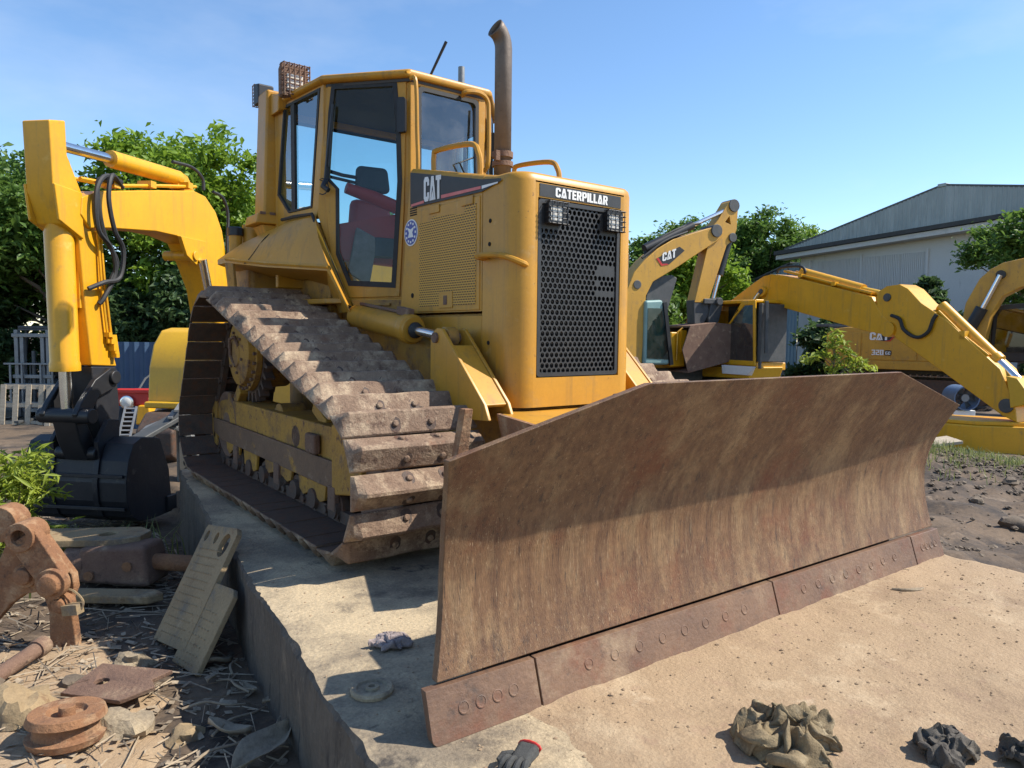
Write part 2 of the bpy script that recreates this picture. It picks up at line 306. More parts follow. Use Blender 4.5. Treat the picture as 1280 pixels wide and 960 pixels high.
# block letters built from convex pieces, unit height
LET = {
 'C': (.58, [[(.12, 0), (.12, .2), (0, .14)], [(0, .14), (.12, .2), (.21, .2), (.21, .8), (.12, .8), (0, .86)], [(0, .86), (.12, .8), (.12, 1)], [(.12, 0), (.46, 0), (.58, .14), (.37, .2), (.12, .2)],
      [(.37, .2), (.58, .14), (.58, .36), (.37, .36)], [(.12, .8), (.37, .8), (.58, .86), (.46, 1), (.12, 1)], [(.37, .64), (.58, .64), (.58, .86), (.37, .8)]]),
 'A': (.64, [[(.0, .0), (.12, .0), (.32, .66), (.32, 1), (.20, 1)], [(.64, .0), (.44, 1), (.32, 1), (.32, .66), (.52, .0)], [(.15, 0), (.49, 0), (.32, .42)]]),
 'T': (.54, [[(.0, .8), (.54, .8), (.54, 1), (0, 1)], [(.165, 0), (.375, 0), (.375, .8), (.165, .8)]]),
 'E': (.48, [[(0, 0), (.21, 0), (.21, 1), (0, 1)], [(.21, .8), (.48, .8), (.48, 1), (.21, 1)], [(.21, .41), (.44, .41), (.44, .6), (.21, .6)], [(.21, 0), (.48, 0), (.48, .2), (.21, .2)]]),
 'I': (.21, [[(0, 0), (.21, 0), (.21, 1), (0, 1)]]),
 'L': (.45, [[(0, 0), (.21, 0), (.21, 1), (0, 1)], [(.21, 0), (.45, 0), (.45, .2), (.21, .2)]]),
 'P': (.56, [[(0, 0), (.21, 0), (.21, 1), (0, 1)], [(.21, .82), (.36, .82), (.45, 1), (.21, 1)], [(.36, .82), (.36, .55), (.56, .5), (.56, .88), (.45, 1)], [(.21, .37), (.45, .37), (.56, .5), (.36, .55), (.21, .55)]]),
 'R': (.58, [[(0, 0), (.21, 0), (.21, 1), (0, 1)], [(.21, .82), (.36, .82), (.45, 1), (.21, 1)], [(.36, .82), (.36, .57), (.56, .52), (.56, .88), (.45, 1)], [(.21, .40), (.45, .40), (.56, .52), (.36, .57), (.21, .57)], [(.26, .40), (.37, 0), (.58, 0), (.45, .40)]]),
 '3': (.52, [[(0, .82), (.52, .82), (.52, 1), (0, 1)], [(.31, .58), (.52, .58), (.52, .82), (.31, .82)], [(.12, .42), (.52, .42), (.52, .58), (.12, .58)], [(.31, .18), (.52, .18), (.52, .42), (.31, .42)], [(0, 0), (.52, 0), (.52, .18), (0, .18)]]),
 '2': (.52, [[(0, .82), (.52, .82), (.52, 1), (0, 1)], [(.31, .58), (.52, .58), (.52, .82), (.31, .82)], [(0, .42), (.52, .42), (.52, .58), (0, .58)], [(0, .18), (.21, .18), (.21, .42), (0, .42)], [(0, 0), (.52, 0), (.52, .18), (0, .18)]]),
 '0': (.52, [[(0, .82), (.52, .82), (.52, 1), (0, 1)], [(0, .18), (.2, .18), (.2, .82), (0, .82)], [(.32, .18), (.52, .18), (.52, .82), (.32, .82)], [(0, 0), (.52, 0), (.52, .18), (0, .18)]]),
 'G': (.56, [[(0, .82), (.56, .82), (.56, 1), (0, 1)], [(0, .18), (.2, .18), (.2, .82), (0, .82)], [(0, 0), (.56, 0), (.56, .18), (0, .18)], [(.36, .18), (.56, .18), (.56, .5), (.36, .5)]]),
}
def lettering(word, fn, nrm, gap=.07):
    """fn maps (u in 0..1, v in 0..1) onto the surface, nrm is the outward offset"""
    tot = sum(LET[c][0] for c in word)+gap*(len(word)-1); x = 0; mb = MB()
    for c in word:
        for poly in LET[c][1]: mb.prism([fn((x+p[0])/tot, p[1]) for p in poly], nrm)
        x += LET[c][0]+gap
    return mb

# ------------------------------------------------------------------ ground, slab, sand
def sm(a, b, x):
    t = max(0, min(1, (x-a)/(b-a))); return t*t*(3-2*t)
def nz(x, y, s, seed=0): return noise.fractal(Vector((x*s+seed, y*s-seed, seed*.7)), 1.0, 2.1, 5)
def edge_left(y): return -1.37+(1.891-y)*-.1245     # left edge of the slab
def gh(x, y):
    d = math.hypot(x, y); h = -.42-.40*sm(4, 13, d)
    h += nz(x, y, .5)*.07*sm(1, 4, abs(x)+.8)+nz(x, y, 2.3, 3)*.022
    if x < -1.2: h -= .20*sm(.4, 1.6, y)*(1-sm(6, 9, y))
    if x > 1.2: h += (nz(x, y, 4.2, 12)*.06+nz(x, y, 9, 2)*.028+abs(nz(x, y, 2.6, 15))*.06)*(1-sm(7, 10, d))*sm(1.4, 1.9, x)
    if x > 1.2: h += .18*(1-sm(1.6, 4.5, x))+nz(x, y, 1.1, 9)*.06*(1-sm(6, 12, d))
    h += .24*math.exp(-((x-7.6)/1.5)**2-((y-.3)/1.0)**2)
    return h
def sheet(name, xs, ys, fn, mat, smooth=True, keep=None):
    v = [fn(x, y) for y in ys for x in xs]; n = len(xs)
    f = [(j*n+i, j*n+i+1, (j+1)*n+i+1, (j+1)*n+i) for j in range(len(ys)-1) for i in range(n-1) if keep is None or keep(xs[i], ys[j])]
    me = bpy.data.meshes.new(name); me.from_pydata(v, [], f); me.update(); me.materials.append(mat)
    me.polygons.foreach_set('use_smooth', [smooth]*len(f))
    o = bpy.data.objects.new(name, me); COL.objects.link(o); return o
def axis(segs):
    out = []
    for a, b, st in segs:
        k = max(1, round((b-a)/st)); out += [a+(b-a)*i/k for i in range(k)]
    return out+[segs[-1][1]]
gx = axis([(-220, -40, 30), (-40, -8, 2), (-8, -4, .4), (-4, 3, .09), (3, 14, .16), (14, 40, 1.5), (40, 260, 30)])
gy = axis([(-60, -8, 4), (-8, -4, .4), (-4, 3, .09), (3, 14, .25), (14, 40, 1.5), (40, 300, 30)])
kind(sheet('ground', gx, gy, lambda x, y: (x, y, gh(x, y)), m_ground), 'structure')

def soil_fn(x, y):
    t = sm(.1, -.35, y+.25*nz(x, y, 1.3, 4))*sm(-1.95, -2.25, x+.25*nz(x, y, 1.6, 7))
    return (x, y, gh(x, y)-.03+.045*t+.008*nz(x, y, 9, 3)*t)
kind(sheet('dusty_soil', axis([(-4.0, -3, .1), (-3, -1.75, .035)]), axis([(-3.6, -2.4, .1), (-2.4, .3, .035)]), soil_fn, m_sand), 'structure')

# slab: chipped left edge, sand drifting off its right edge
ys = axis([(-6.5, -4, .1), (-4, 2.04, .03)])
prof = []
for y in ys:
    c = nz(y, 0, 1.6, 5)*.03+nz(y, 1, 7, 2)*.010
    prof.append((edge_left(y)+c*.6, .012+.022*max(0, nz(y, 2, 6, 4))+.010*abs(nz(y, 2, 17, 4))))
sv = []; sf = []; ZR = (-.9, -.62, -.48, -.38, -.29, -.21, -.14, -.08); NR = len(ZR)+6
for y, (x, ch) in zip(ys, prof):
    for z in ZR: sv.append((x+.004+.014*nz(y, z*1.5, 1.8, 6)+.007*nz(y, z*1.6, 8, 2), y, z+.01*nz(y, z, 5, 1)))
    sv += [(x+.006, y, -ch*1.3), (x+ch*1.1, y, -.006+.004*nz(y, 9, 8)), (x+ch*1.1+.1, y, 0), (-.3, y, 0), (1.36, y, -.004), (1.36, y, -.9)]
for j in range(len(ys)-1):
    for i in range(NR-1): sf.append((j*NR+i, j*NR+i+1, (j+1)*NR+i+1, (j+1)*NR+i))
sf += [tuple(range(NR)), tuple(reversed(range((len(ys)-1)*NR, len(ys)*NR)))]
me = bpy.data.meshes.new('concrete_slab'); me.from_pydata(sv, [], sf); me.update()
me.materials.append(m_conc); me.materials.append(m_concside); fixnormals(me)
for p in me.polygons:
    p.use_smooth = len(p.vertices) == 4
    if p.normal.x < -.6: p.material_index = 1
me.set_sharp_from_angle(angle=R(30))
slab = bpy.data.objects.new('concrete_slab', me); COL.objects.link(slab); kind(slab, 'structure')

def sand_fn(x, y):
    e = 1.40+.05*nz(y, 3, 2, 1)-.03*sm(-2.9, -3.4, y)
    t = sm(-1.75, -1.25, x+.25*nz(x, y, 1.6, 8)+.18*(y+3.0)*-1.0)*sm(-2.45, -2.75, y+.1*nz(x, y, 2, 4))
    h = -.022+.030*t+.006*nz(x, y, 5, 2)*t+.004*nz(x, y, 17, 6)*t
    if x > e: h -= (x-e)*.9+.04*sm(e, e+.1, x)+.03*nz(x, y, 6, 3)*sm(e, e+.2, x)
    return (x, y, h)
kind(sheet('sand', axis([(-2.0, -1.5, .05), (-1.5, 1.9, .028)]), axis([(-6, -4.2, .1), (-4.2, -2.2, .028)]), sand_fn, m_sand, keep=lambda x, y: x > edge_left(y)+.09), 'structure')

# ------------------------------------------------------------------ bulldozer
DZ = thing('bulldozer', 'large yellow crawler bulldozer with a wide rusty blade standing on the concrete slab', 'bulldozer')

# --- crawler tracks
def track_path():
    pts = []
    for cy, cz, r in ((1.08, 1.0, .398), (1.50, .42, .335), (-1.08, .42, .335)):
        pts += [(cy+r*math.cos(2*math.pi*i/240), cz+r*math.sin(2*math.pi*i/240)) for i in range(240)]
    pts = sorted(set(pts))
    def half(p):
        h = []
        for q in p:
            while len(h) > 1 and (h[-1][0]-h[-2][0])*(q[1]-h[-2][1])-(h[-1][1]-h[-2][1])*(q[0]-h[-2][0]) <= 0: h.pop()
            h.append(q)
        return h[:-1]
    return half(pts)+half(pts[::-1])
def resample(poly, n):
    poly = poly+[poly[0]]; d = [0]
    for a, b in zip(poly, poly[1:]): d.append(d[-1]+math.dist(a, b))
    out = []; j = 0
    for i in range(n):
        s = d[-1]*i/n
        while d[j+1] < s: j += 1
        t = (s-d[j])/(d[j+1]-d[j]); a, b = poly[j], poly[j+1]
        out.append(((a[0]+(b[0]-a[0])*t, a[1]+(b[1]-a[1])*t)))
    return out, d[-1]
TP = track_path()
NS = 45
_, PER = resample(TP, NS); PITCH_T = PER/NS
def shoe_mesh():
    """swamp shoe: flat ends folding up into a broad triangular ridge, two bolt pockets"""
    mb = MB(); h = .088; p = PITCH_T*.5
    xs = [-.38, -.365, -.335, -.12, 0, .12, .335, .365, .38]
    hs = [.022, .055, .088, .092, .086, .092, .088, .055, .022]
    v = []; n = 8
    for x, hh in zip(xs, hs):
        v += [(x, -p*.97, 0), (x, -p*.95, .012), (x, -p*.30, hh*.80), (x, -p*.10, hh), (x, p*.10, hh), (x, p*.30, hh*.80), (x, p*.95, .014), (x, p*.97, 0)]
    f = []
    for i in range(len(xs)-1):
        f += [(i*n+j, i*n+j+1, (i+1)*n+j+1, (i+1)*n+j) for j in range(n-1)]+[(i*n+7, i*n, (i+1)*n, (i+1)*n+7)]
    f += [tuple(range(n)), tuple(reversed(range((len(xs)-1)*n, len(xs)*n)))]
    mb.add(v, f)
    npock = len(mb.f); h0, h1 = .088*.80, .013
    for sg in (-1, 1):
        A = Vector((0, sg*p*.30, h0)); B = Vector((0, sg*p*.95, h1)); d = (B-A); ln = d.length; d.normalize(); nn = Vector((0, -d.z*sg, abs(d.y))) if sg > 0 else Vector((0, d.z, abs(d.y)))
        nn = Vector((0, -d.z, d.y)) if d.y > 0 else Vector((0, d.z, -d.y))
        for x in (-.10, .10):
            c = (A+B)*.5+Vector((x, 0, 0))+nn*.0015
            mb.add([c+Vector((.030*math.cos(R(t)), 0, 0))+d*(.026*math.sin(R(t))+(.012 if math.sin(R(t)) > 0 else -.012)) for t in range(15, 375, 30)], [tuple(range(12))])
    mb.npock = (npock, len(mb.f))
    for sg in (-1, 1):
        A = Vector((0, sg*p*.30, h0)); B = Vector((0, sg*p*.95, h1)); d = (B-A).normalized(); nn = Vector((0, -d.z, d.y)) if d.y > 0 else Vector((0, d.z, -d.y))
        for x in (-.10, .10):
            c = (A+B)*.5+Vector((x, 0, 0))-d*.006; mb.lathe(c, nn, [(-.004, .017), (.010, .017), (.014, .012), (.015, .002)], 8)
    return mb
sm0 = shoe_mesh(); shoe0 = sm0.build('track_shoe', m_shoe, None, bevel=.003, smooth=22, seg=1)
shoe0.data.materials.append(m_chain)
for pl_ in shoe0.data.polygons:
    if pl_.normal.z < -.7: pl_.material_index = 1  # inner faces darkened: grease plus the underside's shade put into their colour
for i in range(*sm0.npock): shoe0.data.polygons[i].material_index = 1
def place_track(xc):
    poly, _ = resample(TP, NS); mb = MB()
    frames = []
    for i, (y, z) in enumerate(poly):
        a = poly[i-1]; b = poly[(i+1) % NS]; t = Vector((0, b[0]-a[0], b[1]-a[1])).normalized()   # runs anticlockwise: top run goes to -y
        o = Vector((0, -t.z, t.y)); o = -o if o.dot(Vector((0, y-.3, z-.6))) < 0 else o
        frames.append((Vector((xc, y, z)), t, o))
    for c, t, o in frames:       # chain links under each shoe
        for s in (-.085, .085):
            m = Matrix(((1, 0, 0), t, o)).transposed()
            pts = [(s-.02, -PITCH_T*.62, -.075), (s+.02, -PITCH_T*.62, -.075), (s+.02, PITCH_T*.5, -.075), (s-.02, PITCH_T*.5, -.075), (s-.02, -PITCH_T*.5, -.006), (s+.02, -PITCH_T*.5, -.006), (s+.02, PITCH_T*.4, -.006), (s-.02, PITCH_T*.4, -.006)]
            mb.hexa([c+m@Vector(q) for q in pts])
        mb.cyl(c+o*-.045-t*PITCH_T*.5+Vector((-.12, 0, 0)), c+o*-.045-t*PITCH_T*.5+Vector((.12, 0, 0)), .024, 8)
    tr = mb.build('crawler_track', m_chain, DZ)
    for i, (c, t, o) in enumerate(frames):
        X = t.cross(o); m = Matrix(((X.x, t.x, o.x, c.x), (X.y, t.y, o.y, c.y), (X.z, t.z, o.z, c.z), (0, 0, 0, 1)))
        m = m @ Matrix.Rotation(R(random.uniform(-.7, .7)), 4, 'Z') @ Matrix.Translation((0, 0, random.uniform(-.003, .003)))
        inst('track_shoe', shoe0, tr, m)
    return tr
place_track(-1.0); place_track(1.0)
COL.objects.unlink(shoe0)

# --- track frames, idlers, rollers, sprocket drive
for sgn in (-1, 1):
    X = lambda d: sgn*(1.0+d)      # d: outward from the middle of the track
    fr = MB()
    fr.prism([(X(-.16), y, z) for y, z in ((-.80, .30), (1.55, .30), (1.80, .34), (1.80, .58), (1.5, .62), (-.62, .62), (-.80, .56))], (sgn*.26, 0, 0))
    fo = fr.build('track_frame', m_frame, DZ, bevel=.012)
    g = MB(); g.prism([(X(.105), y, z) for y, z in ((-.66, .27), (1.52, .29), (1.78, .34), (1.78, .45), (-.66, .43))], (sgn*.022, 0, 0))
    g.build('guard_plate', m_worn, fo, bevel=.006)
    g = MB(); g.prism([(X(.06), y, z) for y, z in ((-1.0, .30), (-.62, .24), (-.62, .64), (-.74, .66), (-1.0, .56))], (sgn*.07, 0, 0))
    g.build('idler_fork', m_frame, fo, bevel=.01)
    g = MB(); g.prism([(X(.07), y, z) for y, z in ((1.72, .22), (1.9, .26), (1.86, .5), (1.72, .62))], (sgn*.05, 0, 0)); g.build('rear_guard', m_frame, fo, bevel=.008)
    g = MB(); g.box(*sorted((X(.105), X(.15))), -.42, -.27, .44, .56); g.build('inspection_lug', m_rustd, fo, bevel=.015)
    for q0, q1, w0, w1 in (((.05, 1.35, .60), (.05, 1.22, .72), .07, .09), ((.0, -.35, .60), (.0, -.15, .70), .10, .07), ((.08, 1.42, .50), (.08, 1.40, .68), .05, .08)):
        g = MB(); g.bar((X(q0[0]), q0[1], q0[2]), (X(q1[0]), q1[1], q1[2]), w0, w1); g.build('bracket', m_frame, fo, bevel=.01)
    g = MB(); g.cyl((X(-.12), .45, .58), (X(.05), .45, .58), .09, 14); g.build('carrier_mount', m_frame, fo, bevel=.008)
    for cy in (-1.08, 1.5):
        g = MB(); g.lathe((X(.10), cy, .42), (-sgn, 0, 0), [(0, .06), (0, .10), (.02, .11), (.02, .20), (.0, .235), (.0, .262), (.05, .262), (.05, .235), (.15, .235), (.15, .262), (.2, .262), (.2, .05)], 28)
        g.build('idler', m_rustd, DZ, bevel=.004)
    for k in range(7):
        y = -.62+k*.30
        g = MB(); g.lathe((X(.13), y, .165), (-sgn, 0, 0), [(0, .035), (0, .06), (.03, .065), (.03, .092), (.07, .092), (.07, .075), (.19, .075), (.19, .092), (.23, .092), (.23, .04)], 16)
        g.build('track_roller', m_chain, DZ)
        if k in (0, 3, 6): g = MB(); g.box(*sorted((X(.10), X(.135))), y-.05, y+.05, .15, .29); g.build('roller_collar', m_rustd, fo, bevel=.008)
    for y0, y1, zl in ((-.52, -.08, .16), (.02, .55, .19), (.70, 1.02, .15), (1.1, 1.46, .2)):
        g = MB(); g.prism([(X(.098), y, z) for y, z in ((y0, .30), (y0+.03, zl+.02), (y0+.10, zl), ((y0+y1)/2, zl+.045), (y1-.08, zl), (y1-.02, zl+.03), (y1, .30))], (sgn*.02, 0, 0)); g.build('roller_guard', m_frame, fo, bevel=.005)
    # final drive
    sp = MB(); n = 25; pts = []
    for i in range(n):
        for a, r in ((0, .305), (.28, .305), (.42, .375), (.62, .375), (.78, .305)): pts.append((1.08+r*math.cos(2*math.pi*(i+a)/n), 1.0+r*math.sin(2*math.pi*(i+a)/n)))
    sp.prism([(X(-.035), y, z) for y, z in pts], (sgn*.07, 0, 0)); sp.build('sprocket', m_chain, DZ, bevel=.004)
    hb = MB(); hb.lathe((X(-.22), 1.08, 1.0), (sgn, 0, 0), [(0, .26), (.24, .27), (.26, .285), (.30, .285), (.30, .255), (.345, .24), (.36, .20), (.365, .11), (.375, .10), (.375, .02)], 40)
    ho = hb.build('final_drive_hub', m_frame, DZ, bevel=.004)
    bo = MB()
    for k in range(24):
        a = 2*math.pi*k/24; bo.cyl((X(.075), 1.08+.268*math.cos(a), 1+.268*math.sin(a)), (X(.102), 1.08+.268*math.cos(a), 1+.268*math.sin(a)), .013, 6)
    for k in range(6):
        a = 2*math.pi*k/6+.3; bo.cyl((X(.13), 1.08+.15*math.cos(a), 1+.15*math.sin(a)), (X(.158), 1.08+.15*math.cos(a), 1+.15*math.sin(a)), .012, 6)
    kind(bo.build('bolt_ring', m_rustd, ho), 'stuff')
    g = MB(); g.tube([(X(.15), 1.0, 1.05), (X(.17), 1.02, 1.12), (X(.17), 1.14, 1.10), (X(.165), 1.15, .98), (X(.15), 1.08, .90)], .012, 6); g.build('grease_line', m_rustd, ho)

# --- main hull between the tracks
mb = MB(); mb.prism([(-.50, y, z) for y, z in ((-1.05, .42), (1.75, .42), (1.75, 1.35), (.55, 1.45), (-1.05, .95))], (1.0, 0, 0))
hull = mb.build('hull', m_catdirty, DZ, bevel=.02)
mb = MB(); mb.cyl((-.9, .95, 1.0), (.9, .95, 1.0), .16, 20); mb.cyl((-1.1, .0, .5), (1.1, .0, .5), .07, 12); mb.build('axle', m_rustd, DZ)
# C-frame behind the blade
mb = MB()
for s in (-1, 1): mb.bar((s*.52, .3, .52), (s*.52, -1.9, .42), .10, .2); mb.bar((s*.52, -1.85, .42), (s*.28, -2.45, .42), .10, .2)
mb.bar((-.6, -1.95, .42), (.6, -1.95, .42), .12, .22); mb.build('push_arm', m_catdirty, DZ, bevel=.012)
mb = MB(); mb.hexa([(-.54, -1.36, .70), (.45, -1.36, .70), (.60, -2.2, .68), (-.84, -2.2, .68), (-.53, -1.36, .745), (.42, -1.36, .745), (.57, -2.2, .75), (-.82, -2.2, .75)])
mb.hexa([(-.56, -1.98, .45), (.45, -1.98, .45), (.45, -1.90, .45), (-.56, -1.90, .45), (-.60, -1.98, .69), (.45, -1.98, .69), (.45, -1.90, .69), (-.60, -1.90, .69)])
mb.build('blade_cover_plate', m_cat, DZ, bevel=.02)
mb = MB(); mb.prism([(-.58, -1.50, .60), (-.84, -2.16, .58), (-.875, -2.20, .77), (-.62, -1.50, .755)], (.03, .01, 0)); mb.build('cover_end_gusset', m_rust, DZ, bevel=.004)

# --- lift levers and cylinders
for sgn in (-1, 1):
    lv = MB(); x0 = sgn*.67; pr = [(-.93, 1.12), (-.955, 1.165), (-1.0, 1.19), (-1.05, 1.185), (-1.12, 1.12), (-1.46, .80), (-1.5, .72), (-1.05, .70), (-.93, .80)]
    lv.plate([(x0, y, z) for y, z in pr], [[(x0, -.99+.022*math.cos(R(a)), 1.135+.022*math.sin(R(a))) for a in range(0, 360, 45)]], (-sgn*.022, 0, 0))
    lv.prism([(x0-sgn*.15, y, z) for y, z in pr], (-sgn*.022, 0, 0))
    lv.prism([(x0-sgn*.024, -1.135, 1.098), (x0-sgn*.148, -1.135, 1.098), (x0-sgn*.148, -1.455, .795), (x0-sgn*.024, -1.455, .795)], (0, .016, -.016))
    lo = lv.build('lift_lever', m_cat, DZ, bevel=.006)
    g = MB(); g.cyl((x0+sgn*.015, -.99, 1.135), (x0-sgn*.19, -.99, 1.135), .03, 14); g.build('pin', m_rustd, lo, bevel=.004)
    g = MB(); g.cyl((x0-sgn*.05, -.99, 1.135), (x0-sgn*.12, -.99, 1.135), .062, 18); g.build('rod_eye', m_catdirty, lo, bevel=.006)
    xc = x0-sgn*.085
    a = Vector((xc, .22, 1.275)); b = Vector((xc, -.60, 1.178)); d = (b-a).normalized()
    cy = MB(); cy.lathe(a, d, [(0, .06), (.03, .078), (.74, .078), (.745, .092), (.80, .092), (.81, .08), (.826, .078), (.826, .03)], 24)
    co = cy.build('lift_cylinder', m_cat, DZ, bevel=.003)
    g = MB(); g.cyl(b+d*.02, Vector((xc, -.985, 1.135)), .028, 14); g.build('rod', m_chrome, co)
    g = MB(); g.lathe(b+d*.012, d, [(0, .05), (.02, .045), (.03, .03)], 16); g.build('wiper_seal', m_rubber, co)
    g = MB(); g.bar((xc, -.42, 1.30), (xc, -.56, 1.28), .05, .05); g.bar((xc-sgn*.03, .2, 1.36), (xc-sgn*.02, -.4, 1.29), .02, .02); g.build('hose_fitting', m_rustd, co, bevel=.006)

# --- blade
BA = R(-1.0); BC = Vector((-.184, 0, 0))
def bl(u, y, z):
    dy = y+2.80; return (BC.x+u*math.cos(BA)-dy*math.sin(BA), -2.80+u*math.sin(BA)+dy*math.cos(BA), z)
PR = [(.0, -2.795), (.10, -2.762), (.17, -2.742), (.236, -2.725), (.31, -2.712), (.383, -2.705), (.43, -2.703), (.482, -2.707), (.56, -2.722), (.634, -2.748), (.72, -2.792), (.815, -2.848), (.90, -2.902), (1.013, -2.98)]
def py(z):
    for (a, ya), (b, yb) in zip(PR, PR[1:]):
        if z <= b: return ya+(yb-ya)*(z-a)/(b-a)
    return PR[-1][1]
def ztop(u): return .815+.198*(u+1.556)/.636 if u < -.92 else 1.013 if u < .64 else 1.013-.198*(u-.64)/.916
us = [-1.556, -1.40, -1.24, -1.08, -.92, -.6, -.3, 0, .32, .64, .88, 1.10, 1.33, 1.556]
def trim(u, z): return u*(1-max(0, abs(u)-1.0)/.556*max(0, 1-((z-.45)/.37)**2)*(.046 if u < 0 else .02))
NZ = 26; v = []; f = []; W = len(us)
for k in range(NZ+1):
    for u in us:
        z = .152+(ztop(u)-.152)*k/NZ; dn = .0025*noise.noise(Vector((u*3, z*3, 1)))
        v.append(bl(trim(u, z), py(z)+dn, z))
nv = len(v)
for k in range(NZ+1):
    for u in us:
        z = .152+(ztop(u)-.152)*k/NZ; v.append(bl(trim(u, z), py(z)+.03, z))
for k in range(NZ):
    for i in range(W-1):
        a = k*W+i; f += [(a, a+1, a+W+1, a+W), (nv+a+1, nv+a, nv+a+W, nv+a+W+1)]
for i in range(W-1): f += [(i+1, i, nv+i, nv+i+1), (NZ*W+i, NZ*W+i+1, nv+NZ*W+i+1, nv+NZ*W+i)]
for k in range(NZ): f += [(k*W, (k+1)*W, nv+(k+1)*W, nv+k*W), ((k+1)*W+W-1, k*W+W-1, nv+k*W+W-1, nv+(k+1)*W+W-1)]
mb = MB(); mb.add(v, f); blade = mb.build('blade', m_blade, DZ, bevel=.004, smooth=50)
# stiffeners behind the blade; unseen upper box deepened to throw its shadow farther back
mb = MB(); mb.hexa([bl(-1.3, -2.64, .06), bl(1.3, -2.64, .06), bl(1.3, -2.5, .10), bl(-1.3, -2.5, .10), bl(-1.3, -2.64, .4), bl(1.3, -2.64, .4), bl(1.3, -2.5, .36), bl(-1.3, -2.5, .36)])
mb.hexa([bl(-.75, -2.86, .9), bl(.58, -2.86, .9), bl(.58, -2.62, .76), bl(-.75, -2.62, .76), bl(-.75, -2.895, .99), bl(.58, -2.895, .99), bl(.58, -2.64, .95), bl(-.75, -2.64, .95)])
for u in (-1.2, -.8, -.3, .3, .8, 1.2): mb.prism([bl(u, -2.66, .2), bl(u, -2.45, .25), bl(u, -2.55, .6), bl(u, -2.70, .68)], (.02, 0, 0))
mb.build('back_stiffener', m_rustd, blade, bevel=.004)
mb = MB(); mb.prism([bl(-1.475, -2.71, .62), bl(-1.425, -2.71, .62), bl(-1.435, -2.785, .945), bl(-1.462, -2.785, .945)], (0, .03, .0)); mb.build('spill_guard_post', m_rust, blade, bevel=.003)
def edge(name, u0, u1, zt0, zt1, ns, e0=0):
    mb = MB(); th = .028
    pts = [(u0, .0), (u1, .0), (u1, zt1), (u0, zt0)]
    if e0 < 0: pts = arc(u0+.02, .0+.02, .02, 180, 270, 4)+[(u1, 0), (u1, zt1), (u0, zt0)]
    fr_ = [bl(u, py(z)-.012, z) for u, z in pts]
    mb.prism(fr_, Vector(bl(0, th, 0))-Vector(bl(0, 0, 0)))
    o = mb.build(name, m_edge, DZ, bevel=.003, smooth=30)
    for k in range(ns):
        t = (k+.5)/ns; t = .12+.76*t if e0 == 0 else .22+.62*t; u = u0+(u1-u0)*t; zc = .075
        c = Vector(bl(u, py(zc)-.0125, zc)); d = Vector((0, -1, .38)).normalized()
        b = MB(); b.lathe(c-d*.004, d, [(0, .019), (.006, .019), (.0065, .016), (.004, .013), (.004, .002)], 14); b.build('plow_bolt', m_edge, o, smooth=0)
    return o
edge('end_bit', -1.575, -1.187, .145, .141, 4, -1)
edge('cutting_edge', -1.180, .068, .141, .140, 8)
edge('cutting_edge', .075, 1.262, .140, .140, 8)
edge('end_bit', 1.269, 1.566, .140, .139, 4, 1)

# --- hood: engine cover and nose
def zt(y): return max(2.02, 2.04+.213*(y+1.12))
LV = [(0, None), (0, -.05), (.007, -.02), (.022, -.005), (.055, 0)]
def shell(name, ypts_fn, zb, mat, front=False, parent=DZ):
    """loop of plan points per level, left rear > front > right rear"""
    mb = MB(); loops = []
    for ins, dz in LV:
        pl = ypts_fn(ins); loops.append([(x, y+(.13 if dz is None and y > -.5 else 0), zb if dz is None else zt(y)+dz) for x, y in pl])
    n = len(loops[0]); v = [p for l in loops for p in l]; f = []
    for i in range(len(loops)-1):
        for j in range(n-1):
            if front and i == 0 and j == (n-2)//2: continue
            f.append((i*n+j, i*n+j+1, (i+1)*n+j+1, (i+1)*n+j))
    o = (len(loops)-1)*n
    for j in range(n//2-1): f.append((o+j, o+j+1, o+n-2-j, o+n-1-j))
    k_ = range(len(loops)); f.append(tuple(i*n for i in k_)+tuple(i*n+n-1 for i in reversed(k_)))
    mb.add(v, f); return mb.build(name, mat, parent, smooth=45)
HW = .45
def plan_mid(i): return [(-HW+i, -.31), (-HW+i, -.55), (-HW+i, -.8), (-HW+i, -1.117), (HW-i, -1.117), (HW-i, -.8), (HW-i, -.55), (HW-i, -.31)]
def plan_nose(i):
    r = .12-i; A = [(-.33+r*math.cos(R(a)), -1.315+r*math.sin(R(a))) for a in range(180, 271, 10)]
    return [(-HW+i, -1.123), (-HW+i, -1.23)]+A+[(-x, y) for x, y in reversed(A)]+[(HW-i, -1.23), (HW-i, -1.123)]
hood = shell('hood', plan_mid, 1.285, m_cat)
nose = shell('nose_shell', plan_nose, .765, m_cat, True)
mb = MB(); mb.plate([(-.33, -1.435, .765), (.33, -1.435, .765), (.33, -1.435, 1.9622), (-.33, -1.435, 1.9622)], [[(-.312, -1.435, .925), (.312, -1.435, .925), (.312, -1.435, 1.885), (-.312, -1.435, 1.885)]], (0, .03, 0))
mb.build('front_frame', m_cat, nose, smooth=0)
mb = MB(); mb.box(-.40, .40, -1.36, -1.30, .85, 1.92); mb.build('radiator', m_void, DZ)
mb = MB(); mb.box(-.425, .425, -1.115, -.05, .78, 1.275); mb.build('engine_bay_panel', m_catdirty, DZ, bevel=.01)
mb = MB(); mb.box(-.437, -.427, -1.10, -.42, .84, 1.262); mb.build('lower_side_panel', m_cat, DZ, bevel=.004)
